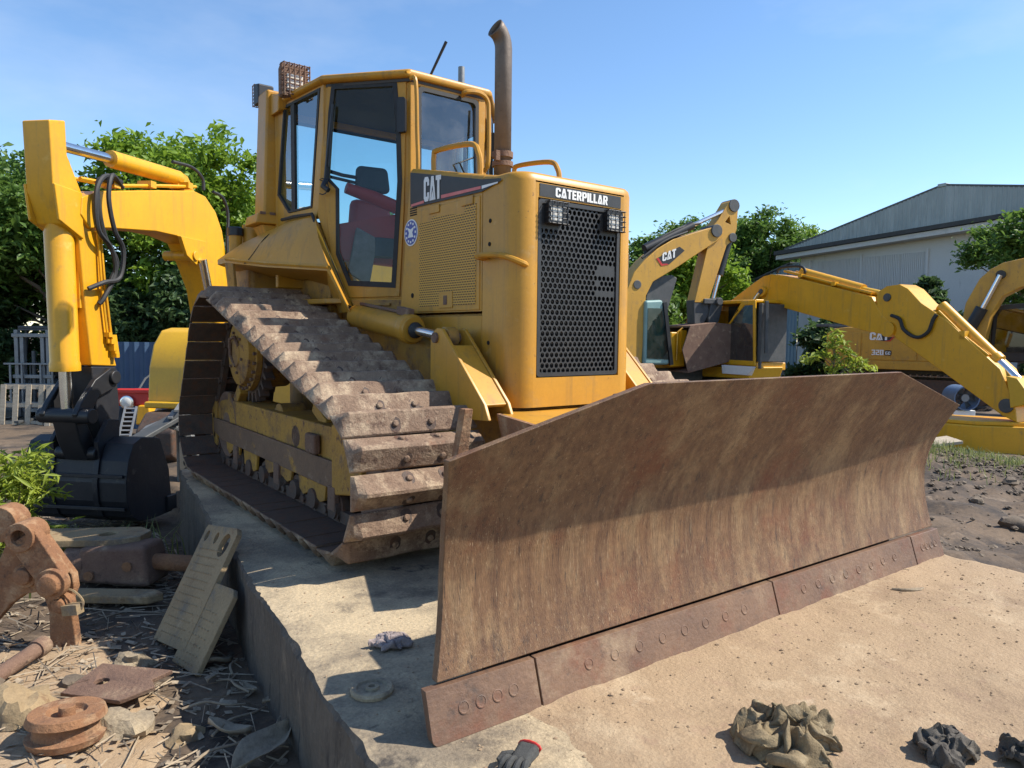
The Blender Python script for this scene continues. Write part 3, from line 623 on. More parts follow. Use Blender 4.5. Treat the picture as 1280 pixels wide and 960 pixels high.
# header, grille, lamps
mb = MB(); mb.box(-.303, .303, -1.438, -1.434, 1.892, 1.958); hd = mb.build('header_panel', m_grille, DZ, smooth=0)
lettering('CATERPILLAR', lambda u, v: (-.195+.39*u, -1.4385, 1.898+.050*v), (0, -.002, 0), .06).build('lettering', m_white, hd, smooth=0)
gx0, gx1, gz0, gz1 = -.306, .306, .930, 1.880
mb = MB(); mb.plate([(x, -1.432, z) for x, z in rrect(gx0, gx1, gz0, gz1, .02)], [[(x, -1.432, z) for x, z in rrect(gx0+.022, gx1-.022, gz0+.022, gz1-.022, .012)]], (0, .02, 0))
gr = mb.build('grille', m_grille, DZ, smooth=0)
mb = MB(); px = .0335; pz = px*.866; rin = .0128; row = 0; z = gz0+.03
while z < gz1-.02:
    k = 0; x = gx0+.028+(px/2 if row % 2 else 0)
    while x < gx1-.02:
        solid = (x > .13 and 1.38 < z < 1.555 and not (.155 < x < .275 and 1.42 < z < 1.50)) or (z > 1.72 and (x < -.13 or x > .15))
        hx = [(x+px/1.732*math.sin(R(60*q)), z+px/1.732*math.cos(R(60*q))) for q in range(6)]
        if solid: mb.add([(a, -1.425, b) for a, b in hx], [tuple(range(6))])
        else:
            hi = [(x+rin*math.sin(R(30*q)), z+rin*1.08*math.cos(R(30*q))) for q in range(12)]
            ho_ = []
            for q in range(6): a, b = hx[q], hx[(q+1) % 6]; ho_ += [a, ((a[0]+b[0])/2, (a[1]+b[1])/2)]
            vv = [(a, -1.425, b) for a, b in ho_]+[(a, -1.425, b) for a, b in hi]+[(a, -1.416, b) for a, b in hi]
            ff = [(q, (q+1) % 12, 12+(q+1) % 12, 12+q) for q in range(12)]+[(12+q, 12+(q+1) % 12, 24+(q+1) % 12, 24+q) for q in range(12)]
            mb.add(vv, ff)
        x += px
    row += 1; z += pz
kind(mb.build('honeycomb_screen', m_grille, gr, smooth=0), 'stuff')
for x in (-.198, .236):
    mb = MB(); mb.plate([(a, -1.462, b) for a, b in rrect(x-.062, x+.062, 1.752, 1.866, .012)], [[(a, -1.462, b) for a, b in rrect(x-.045, x+.045, 1.768, 1.848, .008)]], (0, .05, 0))
    lp = mb.build('headlight', m_black, DZ, smooth=0)
    mb = MB(); mb.box(x-.046, x+.046, -1.455, -1.44, 1.766, 1.85); mb.build('lens', m_lens, lp, bevel=.008)
    mb = MB()
    for q in range(5): zz = 1.752+.114*q/4; mb.tube([(x-.072, -1.445, zz), (x-.068, -1.480, zz), (x+.068, -1.480, zz), (x+.072, -1.445, zz)], .0028, 5)
    for q in range(4): xx = x-.055+.11*q/3; mb.tube([(xx, -1.44, 1.75), (xx, -1.484, 1.752), (xx, -1.484, 1.866), (xx, -1.44, 1.868)], .0028, 5)
    mb.build('guard_wire', m_black, lp)
# hood side: punched door, seams, decals, handle
X = -HW
mb = MB(); mb.box(X-.006, X+.004, -1.100, -.415, 1.292, 1.925); pd = mb.build('engine_door', m_cat, DZ, bevel=.004)
mb = MB(); mb.prism([(X-.0085, -1.068, 1.325), (X-.0085, -.44, 1.325), (X-.0085, -.44, 1.845), (X-.0085, -.58, 1.845), (X-.0085, -.60, 1.868), (X-.0085, -.95, 1.845), (X-.0085, -.955, 1.885), (X-.0085, -1.068, 1.885)], (.002, 0, 0)); mb.build('punched_screen', m_screen, pd, smooth=0)
mb = MB(); mb.box(X-.013, X-.006, -.83, -.68, 1.31, 1.41); mb.build('latch_plate', m_cat, pd, bevel=.01)
mb = MB(); mb.box(X-.016, X-.0125, -.775, -.735, 1.33, 1.385); mb.build('latch_slot', m_rustd, pd, bevel=.006)
for y in (-.62, -.98):
    mb = MB(); mb.box(X-.014, X-.006, y-.06, y+.06, 1.885, 1.935); mb.build('hinge', m_cat, pd, bevel=.005)
mb = MB()
for k in range(4): mb.box(X-.0025, X+.002, -.395, -.31, 1.905+k*.014, 1.912+k*.014)
mb.build('louvre', m_void, DZ, smooth=0)
for y, z, r_ in ((-1.195, 1.774, .012), (-1.19, 1.649, .012), (-1.185, 1.11, .012), (-.34, 1.40, .016)):
    bh = MB(); bh.lathe((X-.003, y, z), (1, 0, 0), [(0, r_), (.006, r_)], 10); bh.build('bolt_hole', m_void, DZ, smooth=0)
def hp(s, z, off=.004):
    """point on the hood side: s runs forward from the cab, wrapping round the front corner"""
    L = 1.315-.03
    if s <= L: return (-HW-off, -.03-s, z)
    a = (s-L)/.12; return (-.33-(.12+off)*math.cos(a), -1.315-(.12+off)*math.sin(a), z)
def band(name, top, bot, mat, off, parent, n=26):
    s0, s1 = top[0][0], top[-1][0]
    def li(pl, s):
        for (a, za), (b, zb) in zip(pl, pl[1:]):
            if s <= b+1e-9: return za+(zb-za)*(s-a)/(b-a)
        return pl[-1][1]
    v = []; f = []
    for i in range(n+1):
        s = s0+(s1-s0)*i/n; v += [hp(s, li(bot, s), off), hp(s, li(top, s), off)]
    f = [(2*i, 2*i+2, 2*i+3, 2*i+1) for i in range(n)]
    mb = MB(); mb.add(v, f); return mb.build(name, mat, parent, smooth=60)
S_ = lambda y: -.03-y
dc = band('side_decal', [(S_(-.325), 2.178), (S_(-1.12), 2.008), (S_(-1.30), 1.985)], [(S_(-.325), 1.965), (S_(-.352), 1.952), (S_(-.70), 1.948), (S_(-1.12), 1.940), (S_(-1.30), 1.972)], m_decal, .0085, DZ)
band('red_stripe', [(S_(-.34), 1.975), (S_(-.50), 1.979)], [(S_(-.34), 1.960), (S_(-.50), 1.963)], m_pink, .011, dc, 4)
band('red_stripe', [(S_(-.70), 1.982), (S_(-1.116), 1.972)], [(S_(-.70), 1.962), (S_(-1.116), 1.956)], m_pink, .011, dc, 8)
band('white_stripe', [(S_(-1.124), 1.972), (S_(-1.275), 1.970)], [(S_(-1.124), 1.954), (S_(-1.275), 1.963)], m_white, .011, dc, 8)
lettering('CAT', lambda u, v: hp(S_(-.500)+.20*u, 1.968+(.150-.012*u)*v-.004*u, .0105), (-.002, 0, 0), .04).build('lettering', m_white, dc, smooth=0)
mb = MB(); mb.lathe((X-.0005, -.325, 1.80), (-1, 0, 0), [(0, .085), (.004, .085)], 28); em = mb.build('round_sticker', m_white, DZ, smooth=0)
mb = MB(); mb.lathe((X-.0045, -.325, 1.80), (-1, 0, 0), [(0, .077), (.001, .077)], 28); mb.build('blue_disc', m_blue, em, smooth=0)
mb = MB()
for k in range(12):
    a = 2*math.pi*k/12; c = (-.325+.060*math.cos(a), 1.80+.060*math.sin(a)); mb.box(X-.0065, X-.0055, c[0]-.008, c[0]+.008, c[1]-.007, c[1]+.007)
mb.prism([(X-.0056, -.36, 1.77), (X-.0056, -.29, 1.77), (X-.0056, -.305, 1.80), (X-.0056, -.28, 1.835), (X-.0056, -.325, 1.82), (X-.0056, -.37, 1.835), (X-.0056, -.345, 1.80)], (-.001, 0, 0)); mb.build('white_emblem', m_white, em, smooth=0)
mb = MB(); mb.tube(spline([(X+.01, -1.135, 1.577), (X-.05, -1.14, 1.582), (X-.055, -1.20, 1.585), (-.47, -1.33, 1.575), (-.405, -1.42, 1.535), (-.37, -1.415, 1.525)], 5), .016, 8)
mb.bar((X+.005, -1.15, 1.575), (X-.055, -1.19, 1.575), .06, .014); mb.build('step_handle', m_cat, DZ)
for s, y0, y1 in ((-1, -.40, -.92), (1, -.38, -.86)):
    mb = MB(); x = s*.33; mb.tube(spline([(x, y0, zt(y0)-.02), (x, y0, zt(y0)+.09), (x, y0-.05, zt(y0)+.12), (x, y1+.1, zt(y0)+.085), (x, y1+.02, zt(y1)+.13), (x, y1, zt(y1)+.06), (x, y1, zt(y1)-.02)], 5), .017, 8); mb.build('hood_rail', m_cat, DZ)
# exhaust
mb = MB(); pts = [(0, -.69, 2.10), (0, -.69, 2.94)]+[(-.10+.10*math.cos(R(a)), -.69+.0*a, 2.94+.12*math.sin(R(a))) for a in (15, 30, 45, 60, 72)]
mb.tube(pts, [.054, .054, .054, .055, .056, .058, .06], 20, False)
ex = mb.build('exhaust_pipe', m_exh, DZ)
sd = ex.modifiers.new('wall', 'SOLIDIFY'); sd.thickness = .005
mb = MB(); mb.lathe((0, -.69, 2.27), (0, 0, 1), [(0, .056), (.0, .066), (.035, .067), (.035, .058)], 20); mb.lathe((0, -.69, 2.215), (0, 0, 1), [(0, .058), (0, .067), (.03, .067), (.03, .058)], 20); mb.bar((-.07, -.73, 2.24), (-.07, -.73, 2.30), .02, .03); mb.build('clamp', m_rustd, ex)
mb = MB(); mb.lathe((0, -.69, 2.08), (0, 0, 1), [(0, .1), (.06, .1), (.06, .06)], 20); mb.build('exhaust_collar', m_catdirty, ex)

# --- cab: narrow front, doors on the angled sides, rear side windows
FLp, MLp, RLp = Vector((-.31, -.055, 0)), Vector((-.72, .42, 0)), Vector((-.80, 1.20, 0))
def mir(p): return Vector((-p.x, p.y, p.z))
def on(a, b, t, z): p = a+(b-a)*t; return Vector((p.x, p.y, z))
def inward(a, b, s=1):
    d = (b-a).normalized(); n = Vector((-d.y, d.x, 0)); c = Vector((0, .5, 0))-a
    return n if n.dot(c) > 0 else -n
def tpts(a, b, pts):
    """absolute points -> (t, z) on the plane a-b"""
    L = (b-a).length; d = (b-a)/L
    return [((Vector(p)-a).dot(d)/L, p[2]) for p in pts]
DOOR_G = tpts(FLp, MLp, [(-.679, .373, 2.855), (-.373, .018, 2.85), (-.357, -.001, 2.569), (-.349, -.01, 2.186), (-.38, .026, 1.473), (-.603, .285, 1.488), (-.663, .354, 1.705), (-.663, .354, 2.152), (-.716, .415, 2.231), (-.696, .392, 2.665)])
DOOR_O = [(.0, 2.89), (1.0, 2.89), (1.07, 2.25), (1.10, 1.98), (.71, 1.335), (.10, 1.37), (-.02, 2.0)]
SIDE_G = tpts(MLp, RLp, [(-.781, 1.019, 2.845), (-.725, .471, 2.85), (-.738, .6, 2.05), (-.775, .96, 2.052), (-.793, 1.136, 2.205)])
SIDE_O = [(.0, 2.89), (1.0, 2.89), (1.0, 1.97), (.16, 1.97), (.02, 2.1)]
cabmb = MB(); door_objs = []
for s in (1, -1):
    q = (lambda p: p) if s == 1 else mir
    F, Mm, Rr = q(FLp), q(MLp), q(RLp)
    iw = inward(F, Mm); iw2 = inward(Mm, Rr)
    # door
    dm = MB(); dm.plate([on(F, Mm, t, z)-iw*.0 for t, z in [(.045, 2.86), (.955, 2.86), (1.03, 2.25), (1.0, 2.12), (.93, 1.70), (.71, 1.40), (.12, 1.41), (.07, 2.0)]][::1], [[on(F, Mm, t, z) for t, z in DOOR_G]], iw*.04)
    door = dm.build('door', m_cat, DZ, bevel=.008)
    cx = sum(t for t, z in DOOR_G)/len(DOOR_G); cz = sum(z for t, z in DOOR_G)/len(DOOR_G)
    shr = [(cx+(t-cx)*.90, cz+(z-cz)*.955) for t, z in DOOR_G]
    sm_ = MB(); sm_.plate([on(F, Mm, cx+(t-cx)*1.012, cz+(z-cz)*1.006)-iw*.004 for t, z in DOOR_G], [[on(F, Mm, t, z)-iw*.004 for t, z in shr]], iw*.02)
    sm_.build('window_seal', m_rubber, door)
    g = MB(); g.add([on(F, Mm, t, z)+iw*.012 for t, z in DOOR_G], [tuple(range(len(DOOR_G)))]); g.build('pane', m_glass, door, smooth=0)
    g = MB(); g.tube([on(F, Mm, .965, 2.21)-iw*.02, on(F, Mm, .97, 2.16)-iw*.06, on(F, Mm, .90, 2.13)-iw*.065], .018, 8); g.tube([on(F, Mm, .985, 2.20)-iw*.01]+[on(F, Mm, 1.0+.07*math.cos(R(a)), 2.165+.055*math.sin(R(a)))-iw*.03 for a in range(60, 330, 30)], .004, 5); g.build('handle', m_black, door)
    g = MB(); g.tube([on(F, Mm, .975, 2.19)-iw*.03, on(F, Mm, .93, 2.42)-iw*.035, on(F, Mm, .88, 2.70)-iw*.02], .008, 6); g.tube([on(F, Mm, .93, 2.30)-iw*.022, on(F, Mm, .875, 2.72)-iw*.018], .010, 6); g.build('wiper', m_black, door)
    g = MB(); g.prism([on(F, Mm, t, z)-iw*.005 for t, z in rrect(.035, .125, 2.505, 2.735, .02)], -iw*.035); lt = g.build('grab_latch', m_black, door, bevel=.008)
    # pillars and sills round the door, rear side window
    cabmb.plate([on(F, Mm, t, z)+iw*.012 for t, z in DOOR_O], [[on(F, Mm, t, z)+iw*.012 for t, z in [(.10, 2.84), (.90, 2.84), (.97, 2.25), (.93, 2.1), (.88, 1.72), (.68, 1.45), (.16, 1.46), (.12, 2.0)]]], iw*.05)
    cabmb.plate([on(Mm, Rr, t, z) for t, z in SIDE_O], [[on(Mm, Rr, t, z) for t, z in SIDE_G]], iw2*.05)
    wm = MB(); cx = sum(t for t, z in SIDE_G)/5; cz = sum(z for t, z in SIDE_G)/5
    wm.plate([on(Mm, Rr, cx+(t-cx)*1.01, cz+(z-cz)*1.005)-iw2*.004 for t, z in SIDE_G], [[on(Mm, Rr, cx+(t-cx)*.93, cz+(z-cz)*.965)-iw2*.004 for t, z in SIDE_G]], iw2*.02)
    tmid = cx+.06
    wm.prism([on(Mm, Rr, t, z)-iw2*.002 for t, z in ((tmid-.035, 2.06), (tmid+.035, 2.06), (tmid+.035, 2.84), (tmid-.035, 2.84))], iw2*.02)
    wo_ = wm.build('side_window', m_rubber, DZ)
    g = MB(); g.add([on(Mm, Rr, t, z)+iw2*.014 for t, z in SIDE_G], [tuple(range(5))]); g.build('pane', m_glass, wo_, smooth=0)
# front wall
a, b = FLp, mir(FLp)
FG = [(x, z) for x, z in ((-.245, 2.825), (.245, 2.825), (.25, 2.20), (-.25, 2.20))]
cabmb.plate([(-.31, -.055, 2.89), (.31, -.055, 2.89), (.31, -.055, 1.3), (-.31, -.055, 1.3)], [[(x, -.055, z) for x, z in FG]], (0, .05, 0))
# rear wall
cabmb.plate([(-.80, 1.20, 2.89), (.80, 1.20, 2.89), (.80, 1.20, 1.5), (-.80, 1.20, 1.5)], [[(-.66, 1.20, 2.80), (.66, 1.20, 2.80), (.66, 1.20, 2.02), (-.66, 1.20, 2.02)]], (0, -.05, 0))
cabmb.prism([(-.31, -.05, 1.36), (.31, -.05, 1.36), (.72, .42, 1.36), (.80, 1.19, 1.36), (-.80, 1.19, 1.36), (-.72, .42, 1.36)], (0, 0, .04))
cab = cabmb.build('cab', m_cat, DZ, bevel=.01)
for (x0, x1, y, z0, z1, nm) in ((-.245, .245, -.055, 2.2, 2.825, 'front_window'), (-.66, .66, 1.2, 2.02, 2.80, 'rear_window')):
    o = 0.004 if y > 0 else -.004
    g = MB(); g.plate([(x, y+o, z) for x, z in rrect(x0-.004, x1+.004, z0-.004, z1+.004, .03)], [[(x, y+o, z) for x, z in rrect(x0+.022, x1-.022, z0+.022, z1-.022, .03)]], (0, -3*o, 0)); fw_ = g.build(nm, m_rubber, DZ)
    g = MB(); g.add([(x0, y+.012*(1 if y < 0 else -1), z0), (x1, y+.012*(1 if y < 0 else -1), z0), (x1, y+.012*(1 if y < 0 else -1), z1), (x0, y+.012*(1 if y < 0 else -1), z1)], [(0, 1, 2, 3)]); g.build('pane', m_glassf if y < 0 else m_glass, fw_, smooth=0)
    if y < 0:
        g = MB(); g.tube([(.21, -.075, 2.24), (.195, -.085, 2.5), (.20, -.075, 2.76)], .009, 6); g.tube([(.16, -.075, 2.22), (.07, -.085, 2.36), (.2, -.075, 2.42)], .007, 6); g.build('wiper', m_black, fw_)
# roof
RP = [(-.345, -.085), (.345, -.085), (.755, .40), (.83, 1.22), (-.83, 1.22), (-.755, .40)]
rm = MB(); rm.prism([(x, y, 2.865) for x, y in RP], (0, 0, .055)); rm.build('roof', m_cat, cab, bevel=.04, seg=4)
rm = MB(); rm.prism([(x*.93, .02+y*.94, 2.845) for x, y in RP], (0, 0, .018)); rm.build('roof_lining', m_inner, cab)
# front corner rail on the cab left and right pillars
g = MB(); g.tube(spline([(-.318, -.075, 2.86), (-.30, -.115, 2.83), (-.292, -.12, 2.5), (-.286, -.12, 2.26), (-.29, -.08, 2.22)], 5), .014, 8); g.build('pillar_rail', m_cat, cab)
g = MB(); g.tube(spline([(.10, -.07, 2.83), (.10, -.115, 2.845), (.20, -.13, 2.855), (.27, -.13, 2.82), (.285, -.13, 2.72), (.285, -.13, 2.40), (.285, -.08, 2.33)], 6), .017, 8); g.build('pillar_rail', m_cat, cab)
g = MB(); g.prism([(.33, -.06, 2.44), (.36, -.1, 2.44), (.36, -.1, 2.62), (.33, -.06, 2.62)], (.03, .03, 0)); g.build('mirror', m_black, cab, bevel=.01)
g = MB(); g.tube([(-.02, .30, 2.90), (.09, .13, 3.26)], [.008, .011], 6); g.build('antenna', m_rubber, DZ)
g = MB(); g.tube([(-.02, .31, 2.9), (-.02, .3, 2.93)], .02, 8); g.build('antenna_base', m_black, cab)
# sill under the door
g = MB(); g.prism([on(FLp, MLp, t, z)-inward(FLp, MLp)*.03 for t, z in ((.06, 1.31), (.63, 1.31), (.68, 1.385), (.06, 1.385))], inward(FLp, MLp)*.06)
g.prism([on(FLp, MLp, t, z)-inward(FLp, MLp)*.05 for t, z in ((.2, 1.345), (.42, 1.345), (.42, 1.365), (.2, 1.365))], inward(FLp, MLp)*.03); g.build('door_sill', m_catdirty, DZ, bevel=.01)
# seat and what lies on it
st = MB(); st.prism([(x, y, 1.72) for x, y in rrect(-.34, .12, .42, .92, .08)], (0, 0, .14)); seat = st.build('seat', m_seat, DZ, bevel=.03)
g = MB(); g.hexa([(-.33, .86, 1.84), (.11, .86, 1.84), (.11, .97, 1.84), (-.33, .97, 1.84), (-.27, .92, 2.22), (.05, .92, 2.22), (.05, 1.03, 2.22), (-.27, 1.03, 2.22)]); g.build('seat_back', m_redv, seat, bevel=.05)
g = MB(); g.hexa([(-.40, .56, 2.205), (-.12, .56, 2.215), (-.12, .65, 2.215), (-.40, .65, 2.205), (-.385, .58, 2.40), (-.135, .58, 2.41), (-.135, .66, 2.41), (-.385, .66, 2.40)]); g.build('headrest', m_seat, seat, bevel=.045, seg=4)
g = MB(); g.tube([(-.62, .62, 2.33), (-.5, .61, 2.31), (-.38, .62, 2.31)], .014, 6); g.tube([(-.62, .62, 2.29), (-.38, .62, 2.27)], .012, 6); g.build('headrest_bracket', m_black, seat)
g = MB(); g.tube([(-.50, .55, 2.21), (-.3, .52, 2.16), (-.12, .48, 2.10), (-.0, .45, 2.06)], [.04, .05, .05, .045], 10); g.build('armrest', m_redv, seat)
g = MB(); g.prism([(-.56, .64, z) for z in (1.95,)]+[(-.56, .64, 1.70), (-.10, .50, 1.66), (.02, .46, 2.02), (-.1, .5, 2.06)], (.03, .08, 0)); g.build('side_console', m_redv, seat, bevel=.015)
g = MB(); g.prism([(-.44, .50, 1.93), (-.50, .52, 1.6), (-.36, .46, 1.5), (-.30, .44, 1.85)], (.02, .06, 0)); g.build('paper_sheet', m_rag, seat, bevel=.01)
# rear ROPS posts, brackets, lamps
for s in (-1, 1):
    pm = MB(); c0 = Vector((s*.805, 1.31, 2.05)); c1 = Vector((s*.79, 1.27, 3.0))
    w0 = .115; pm.hexa([c0+Vector(q) for q in ((-w0*.7, -w0, 0), (w0*.7, -w0, 0), (w0*.7, w0, 0), (-w0*.7, w0, 0))]+[c1+Vector(q) for q in ((-w0*.6, -w0*.9, 0), (w0*.6, -w0*.9, 0), (w0*.6, w0*.9, 0), (-w0*.6, w0*.9, 0))])
    po = pm.build('rops_post', m_cat, DZ, bevel=.02)
    g = MB(); g.hexa([(s*.82+x, 1.31+y, 1.985) for x, y in ((-.135, -.15), (.135, -.15), (.135, .15), (-.135, .15))]+[(s*.82+x, 1.31+y, 2.065) for x, y in ((-.115, -.14), (.115, -.14), (.115, .14), (-.115, .14))])
    g.hexa([(s*.80+x, 1.26+y, 1.85) for x, y in ((-.05, -.07), (.05, -.07), (.05, .1), (-.05, .1))]+[(s*.81+x, 1.30+y, 1.985) for x, y in ((-.09, -.11), (.09, -.11), (.09, .13), (-.09, .13))]); g.build('post_foot', m_cat, po, bevel=.012)
    g = MB()
    for k in range(3): g.box(*sorted((s*.82-.10+k*.075, s*.82-.06+k*.075)), 1.163, 1.178, 2.055, 2.075)
    g.build('foot_bolt', m_rustd, po, smooth=0)
    g = MB(); g.hexa([(s*.83, 1.02, 2.80), (s*.66, .98, 2.86), (s*.66, 1.2, 2.86), (s*.83, 1.2, 2.80), (s*.83, 1.0, 2.92), (s*.55, .75, 2.955), (s*.55, 1.2, 2.955), (s*.83, 1.2, 2.98)]); g.build('roof_bracket', m_cat, po, bevel=.012)
    for (lx, ly, lz, face) in ((s*.76, .90, 2.985, -1), (s*.80, 1.40, 3.01, 1)):
        l = MB(); K = 1 if face < 0 else .72
        l.hexa([(lx+a_*K, ly+face*b_*K, lz+c_*K) for a_, b_, c_ in ((-.085, -.06, -.10), (.085, -.06, -.10), (.105, .05, -.115), (-.105, .05, -.115), (-.085, -.06, .11), (.085, -.06, .11), (.105, .05, .125), (-.105, .05, .125))])
        lo = l.build('work_lamp', m_rustd if face < 0 else m_black, DZ, bevel=.012)
        g = MB(); g.box(lx-K*.06, lx+K*.06, ly+face*.05*K-.006, ly+face*.05*K+.006, lz-K*.07, lz+K*.05); g.build('lens', m_lens, lo, bevel=.01)
        g = MB()
        for k in range(7): zz = lz+K*(-.105+.215*k/6); g.tube([(lx-K*.10, ly+face*.02, zz), (lx-K*.10, ly+face*K*.095, zz), (lx+K*.10, ly+face*K*.095, zz), (lx+K*.10, ly+face*.02, zz)], .005*K, 4)
        for k in range(6): xx = lx+K*(-.095+.19*k/5); g.tube([(xx, ly+face*.02, lz-K*.115), (xx, ly+face*K*.098, lz-K*.11), (xx, ly+face*K*.098, lz+K*.115), (xx, ly+face*.02, lz+K*.12)], .005*K, 4)
        g.build('lamp_cage', m_rustd, lo)
# fenders
for s in (-1, 1):
    P = lambda x, y, z: Vector((s*abs(x), y, z))
    fm = MB()
    topi = [P(.60, .23, 1.335), P(.765, .49, 1.985), P(.79, .86, 1.985), P(.80, 1.3, 1.93), P(.78, 1.75, 1.86)]
    lip = [P(.66, .15, 1.309), P(.775, .24, 1.61), P(1.0, .86, 1.665), P(1.08, 1.505, 1.735), P(1.08, 1.75, 1.74)]
    low = [P(.66, .15, 1.30), P(.78, .245, 1.575), P(1.0, .865, 1.628), P(1.08, 1.51, 1.70), P(1.08, 1.75, 1.70)]
    mid = [(a*.45+b*.55)+Vector((s*.025, 0, .03)) for a, b in zip(topi, lip)]
    inn = [P(.58, .5, 1.30), P(.62, .6, 1.50), P(.64, .95, 1.56), P(.66, 1.5, 1.58), P(.66, 1.75, 1.58)]
    rows = [topi, mid, lip, low, inn]; v = [p for r_ in rows for p in r_]; n = 5
    f = [(i*n+j, i*n+j+1, (i+1)*n+j+1, (i+1)*n+j) for i in range(4) for j in range(4)]
    fm.add(v, f)
    fd = fm.build('fender', m_cat, DZ, smooth=28)
    g = MB(); g.box(*sorted((s*.50, s*.60)), .62, 1.75, 1.25, 1.62); g.build('fender_inner_wall', m_catdirty, fd, bevel=.01)
    g = MB(); g.tube(spline([topi[1]+Vector((s*.02, .62, -.03)), P(.93, 1.02, 1.86), P(1.02, 1.10, 1.71), P(1.045, 1.16, 1.672)], 5), .006, 5); g.build('panel_seam', m_void, fd) if s < 0 else None
    g = MB(); g.tube([P(.62, .215, 1.31), P(.70, .33, 1.62), P(.785, .49, 1.985), P(.80, .80, 2.0), P(.815, 1.0, 2.0)], .012, 6); g.build('edge_seal', m_rubber, fd)
    g = MB(); g.prism([P(1.065, 1.40, 1.70), P(1.08, 1.56, 1.71), P(1.05, 1.56, 1.42), P(1.03, 1.45, 1.42)], (-s*.02, 0, 0)); g.build('side_support', m_catdirty, fd, bevel=.004)
    g = MB(); g.tube([P(.775, .235, 1.60), P(1.0, .855, 1.655), P(1.083, 1.505, 1.727)], .014, 6); g.build('rolled_lip', m_cat, fd)
# rear tank and fillers
mb = MB(); mb.box(-.92, .92, 1.45, 1.95, 1.30, 1.80); mb.build('rear_tank', m_catdirty, DZ, bevel=.05)
mb = MB(); mb.lathe((-.81, 1.70, 1.75), (0, 0, 1), [(0, .085), (.285, .082), (.29, .07)], 22); mb.build('filler_neck', m_cat, DZ, bevel=.004)
mb = MB(); mb.lathe((-.95, 1.70, 1.70), (0, 0, 1), [(0, .05), (.24, .05)], 16); fn_ = mb.build('filler_neck', m_cat, DZ)
mb = MB(); mb.lathe((-.95, 1.70, 1.94), (0, 0, 1), [(0, .062), (.06, .062), (.07, .05)], 16); mb.build('cap', m_black, fn_)

# ------------------------------------------------------------------ excavator in front of the trees, left
E1 = thing('excavator', 'bright yellow excavator behind the bulldozer, its arm standing upright on a dark bucket', 'excavator', (-1.951, 2.732, -.5), .7725, 'excavators in the yard')
dz_ = .5
def up2(poly, d=None): return [(x, z+dz_) for x, z in poly]
mb = MB(); mb.pr2(up2([(-.47, 2.78), (-.30, 2.82), (-.29, 2.54), (-.16, 2.31), (-.1, 2.21), (.02, 2.02), (.06, 1.51), (.12, 1.11), (.22, .84), (-.09, .86), (-.14, 1.3), (-.19, 1.9), (-.36, 2.0), (-.45, 2.25)]), -.17, .07)
stick = mb.build('stick', m_exc, E1, bevel=.012)
mb = MB(); mb.pr2(up2([(-.42, 2.02), (-.16, 1.9), (-.16, 2.28), (-.46, 2.30)]), -.19, -.165); mb.pr2(up2([(-.42, 2.02), (-.16, 1.9), (-.16, 2.28), (-.46, 2.30)]), .065, .09); mb.build('cylinder_lug', m_exc, stick, bevel=.01)
mb = MB(); mb.pr2(up2([(-.085, .852), (.215, .838), (.25, .45), (.20, .22), (.02, .18), (-.06, .5)]), -.165, .065); mb.build('stick_tip', m_bucket, stick, bevel=.012)
mb = MB(); mb.pr2(up2([(.10, 1.12), (.14, .95), (.19, .95), (.16, 1.12)]), -.22, -.17)
mb.tube([(.03, -.19, 2.0+dz_), (.05, -.2, 1.6+dz_), (.13, -.2, 1.0+dz_)], .012, 6); mb.tube([(.0, -.19, 2.0+dz_), (.015, -.2, 1.55+dz_), (.08, -.2, 1.05+dz_)], .012, 6)
for k in range(4): mb.box(.06+k*.028, .10+k*.028, -.225, -.17, 1.10-k*.06+dz_, 1.14-k*.06+dz_)
mb.build('pipe_bracket', m_exc, stick)
cy = MB(); cy.lathe((-.27, -.05, 2.10+dz_), (.02, 0, -1), [(0, .05), (.05, .085), (.12, .095), (.16, .108), (1.2, .108), (1.22, .115), (1.28, .115), (1.285, .05)], 22)
c1 = cy.build('bucket_cylinder', m_exc, E1)
g = MB(); g.cyl((-.245, -.05, .86+dz_), (-.235, -.05, .45+dz_), .05, 16); g.build('rod', m_chrome, c1)
g = MB(); g.cyl((-.28, -.17, 2.10+dz_), (-.28, .07, 2.10+dz_), .075, 16); g.build('pivot_pin', m_exc2, c1, bevel=.006)
g = MB(); g.tube([(-.13, -.1, 1.90+dz_), (-.12, -.13, 1.6+dz_), (-.09, -.16, 1.5+dz_)], .018, 6); g.box(-.17, -.11, -.14, -.08, 1.84, 1.86+dz_); g.build('oil_port', m_exc, c1)
# bucket links
mb = MB()
for y in (-.21, .09):
    mb.pr2(up2([(-.33, .47), (-.30, .40), (-.20, .42), (-.05, .60), (.14, .66), (.20, .73), (.17, .82), (.08, .83), (-.10, .74), (-.27, .56)]), y, y+.05)
mb.cyl((-.255, -.30, .45+dz_), (-.255, .18, .45+dz_), .065, 16); mb.cyl((.12, -.24, .75+dz_), (.12, .16, .75+dz_), .06, 14)
l1 = mb.build('rocker_link', m_black, E1, bevel=.01)
mb = MB(); mb.pr2(up2([(-.31, .46), (-.20, .46), (-.10, .26), (-.06, .10), (-.16, .06), (-.24, .22)]), -.17, .05); mb.cyl((-.12, -.24, .12+dz_), (-.12, .14, .12+dz_), .06, 14); mb.build('bucket_link', m_black, E1, bevel=.015)
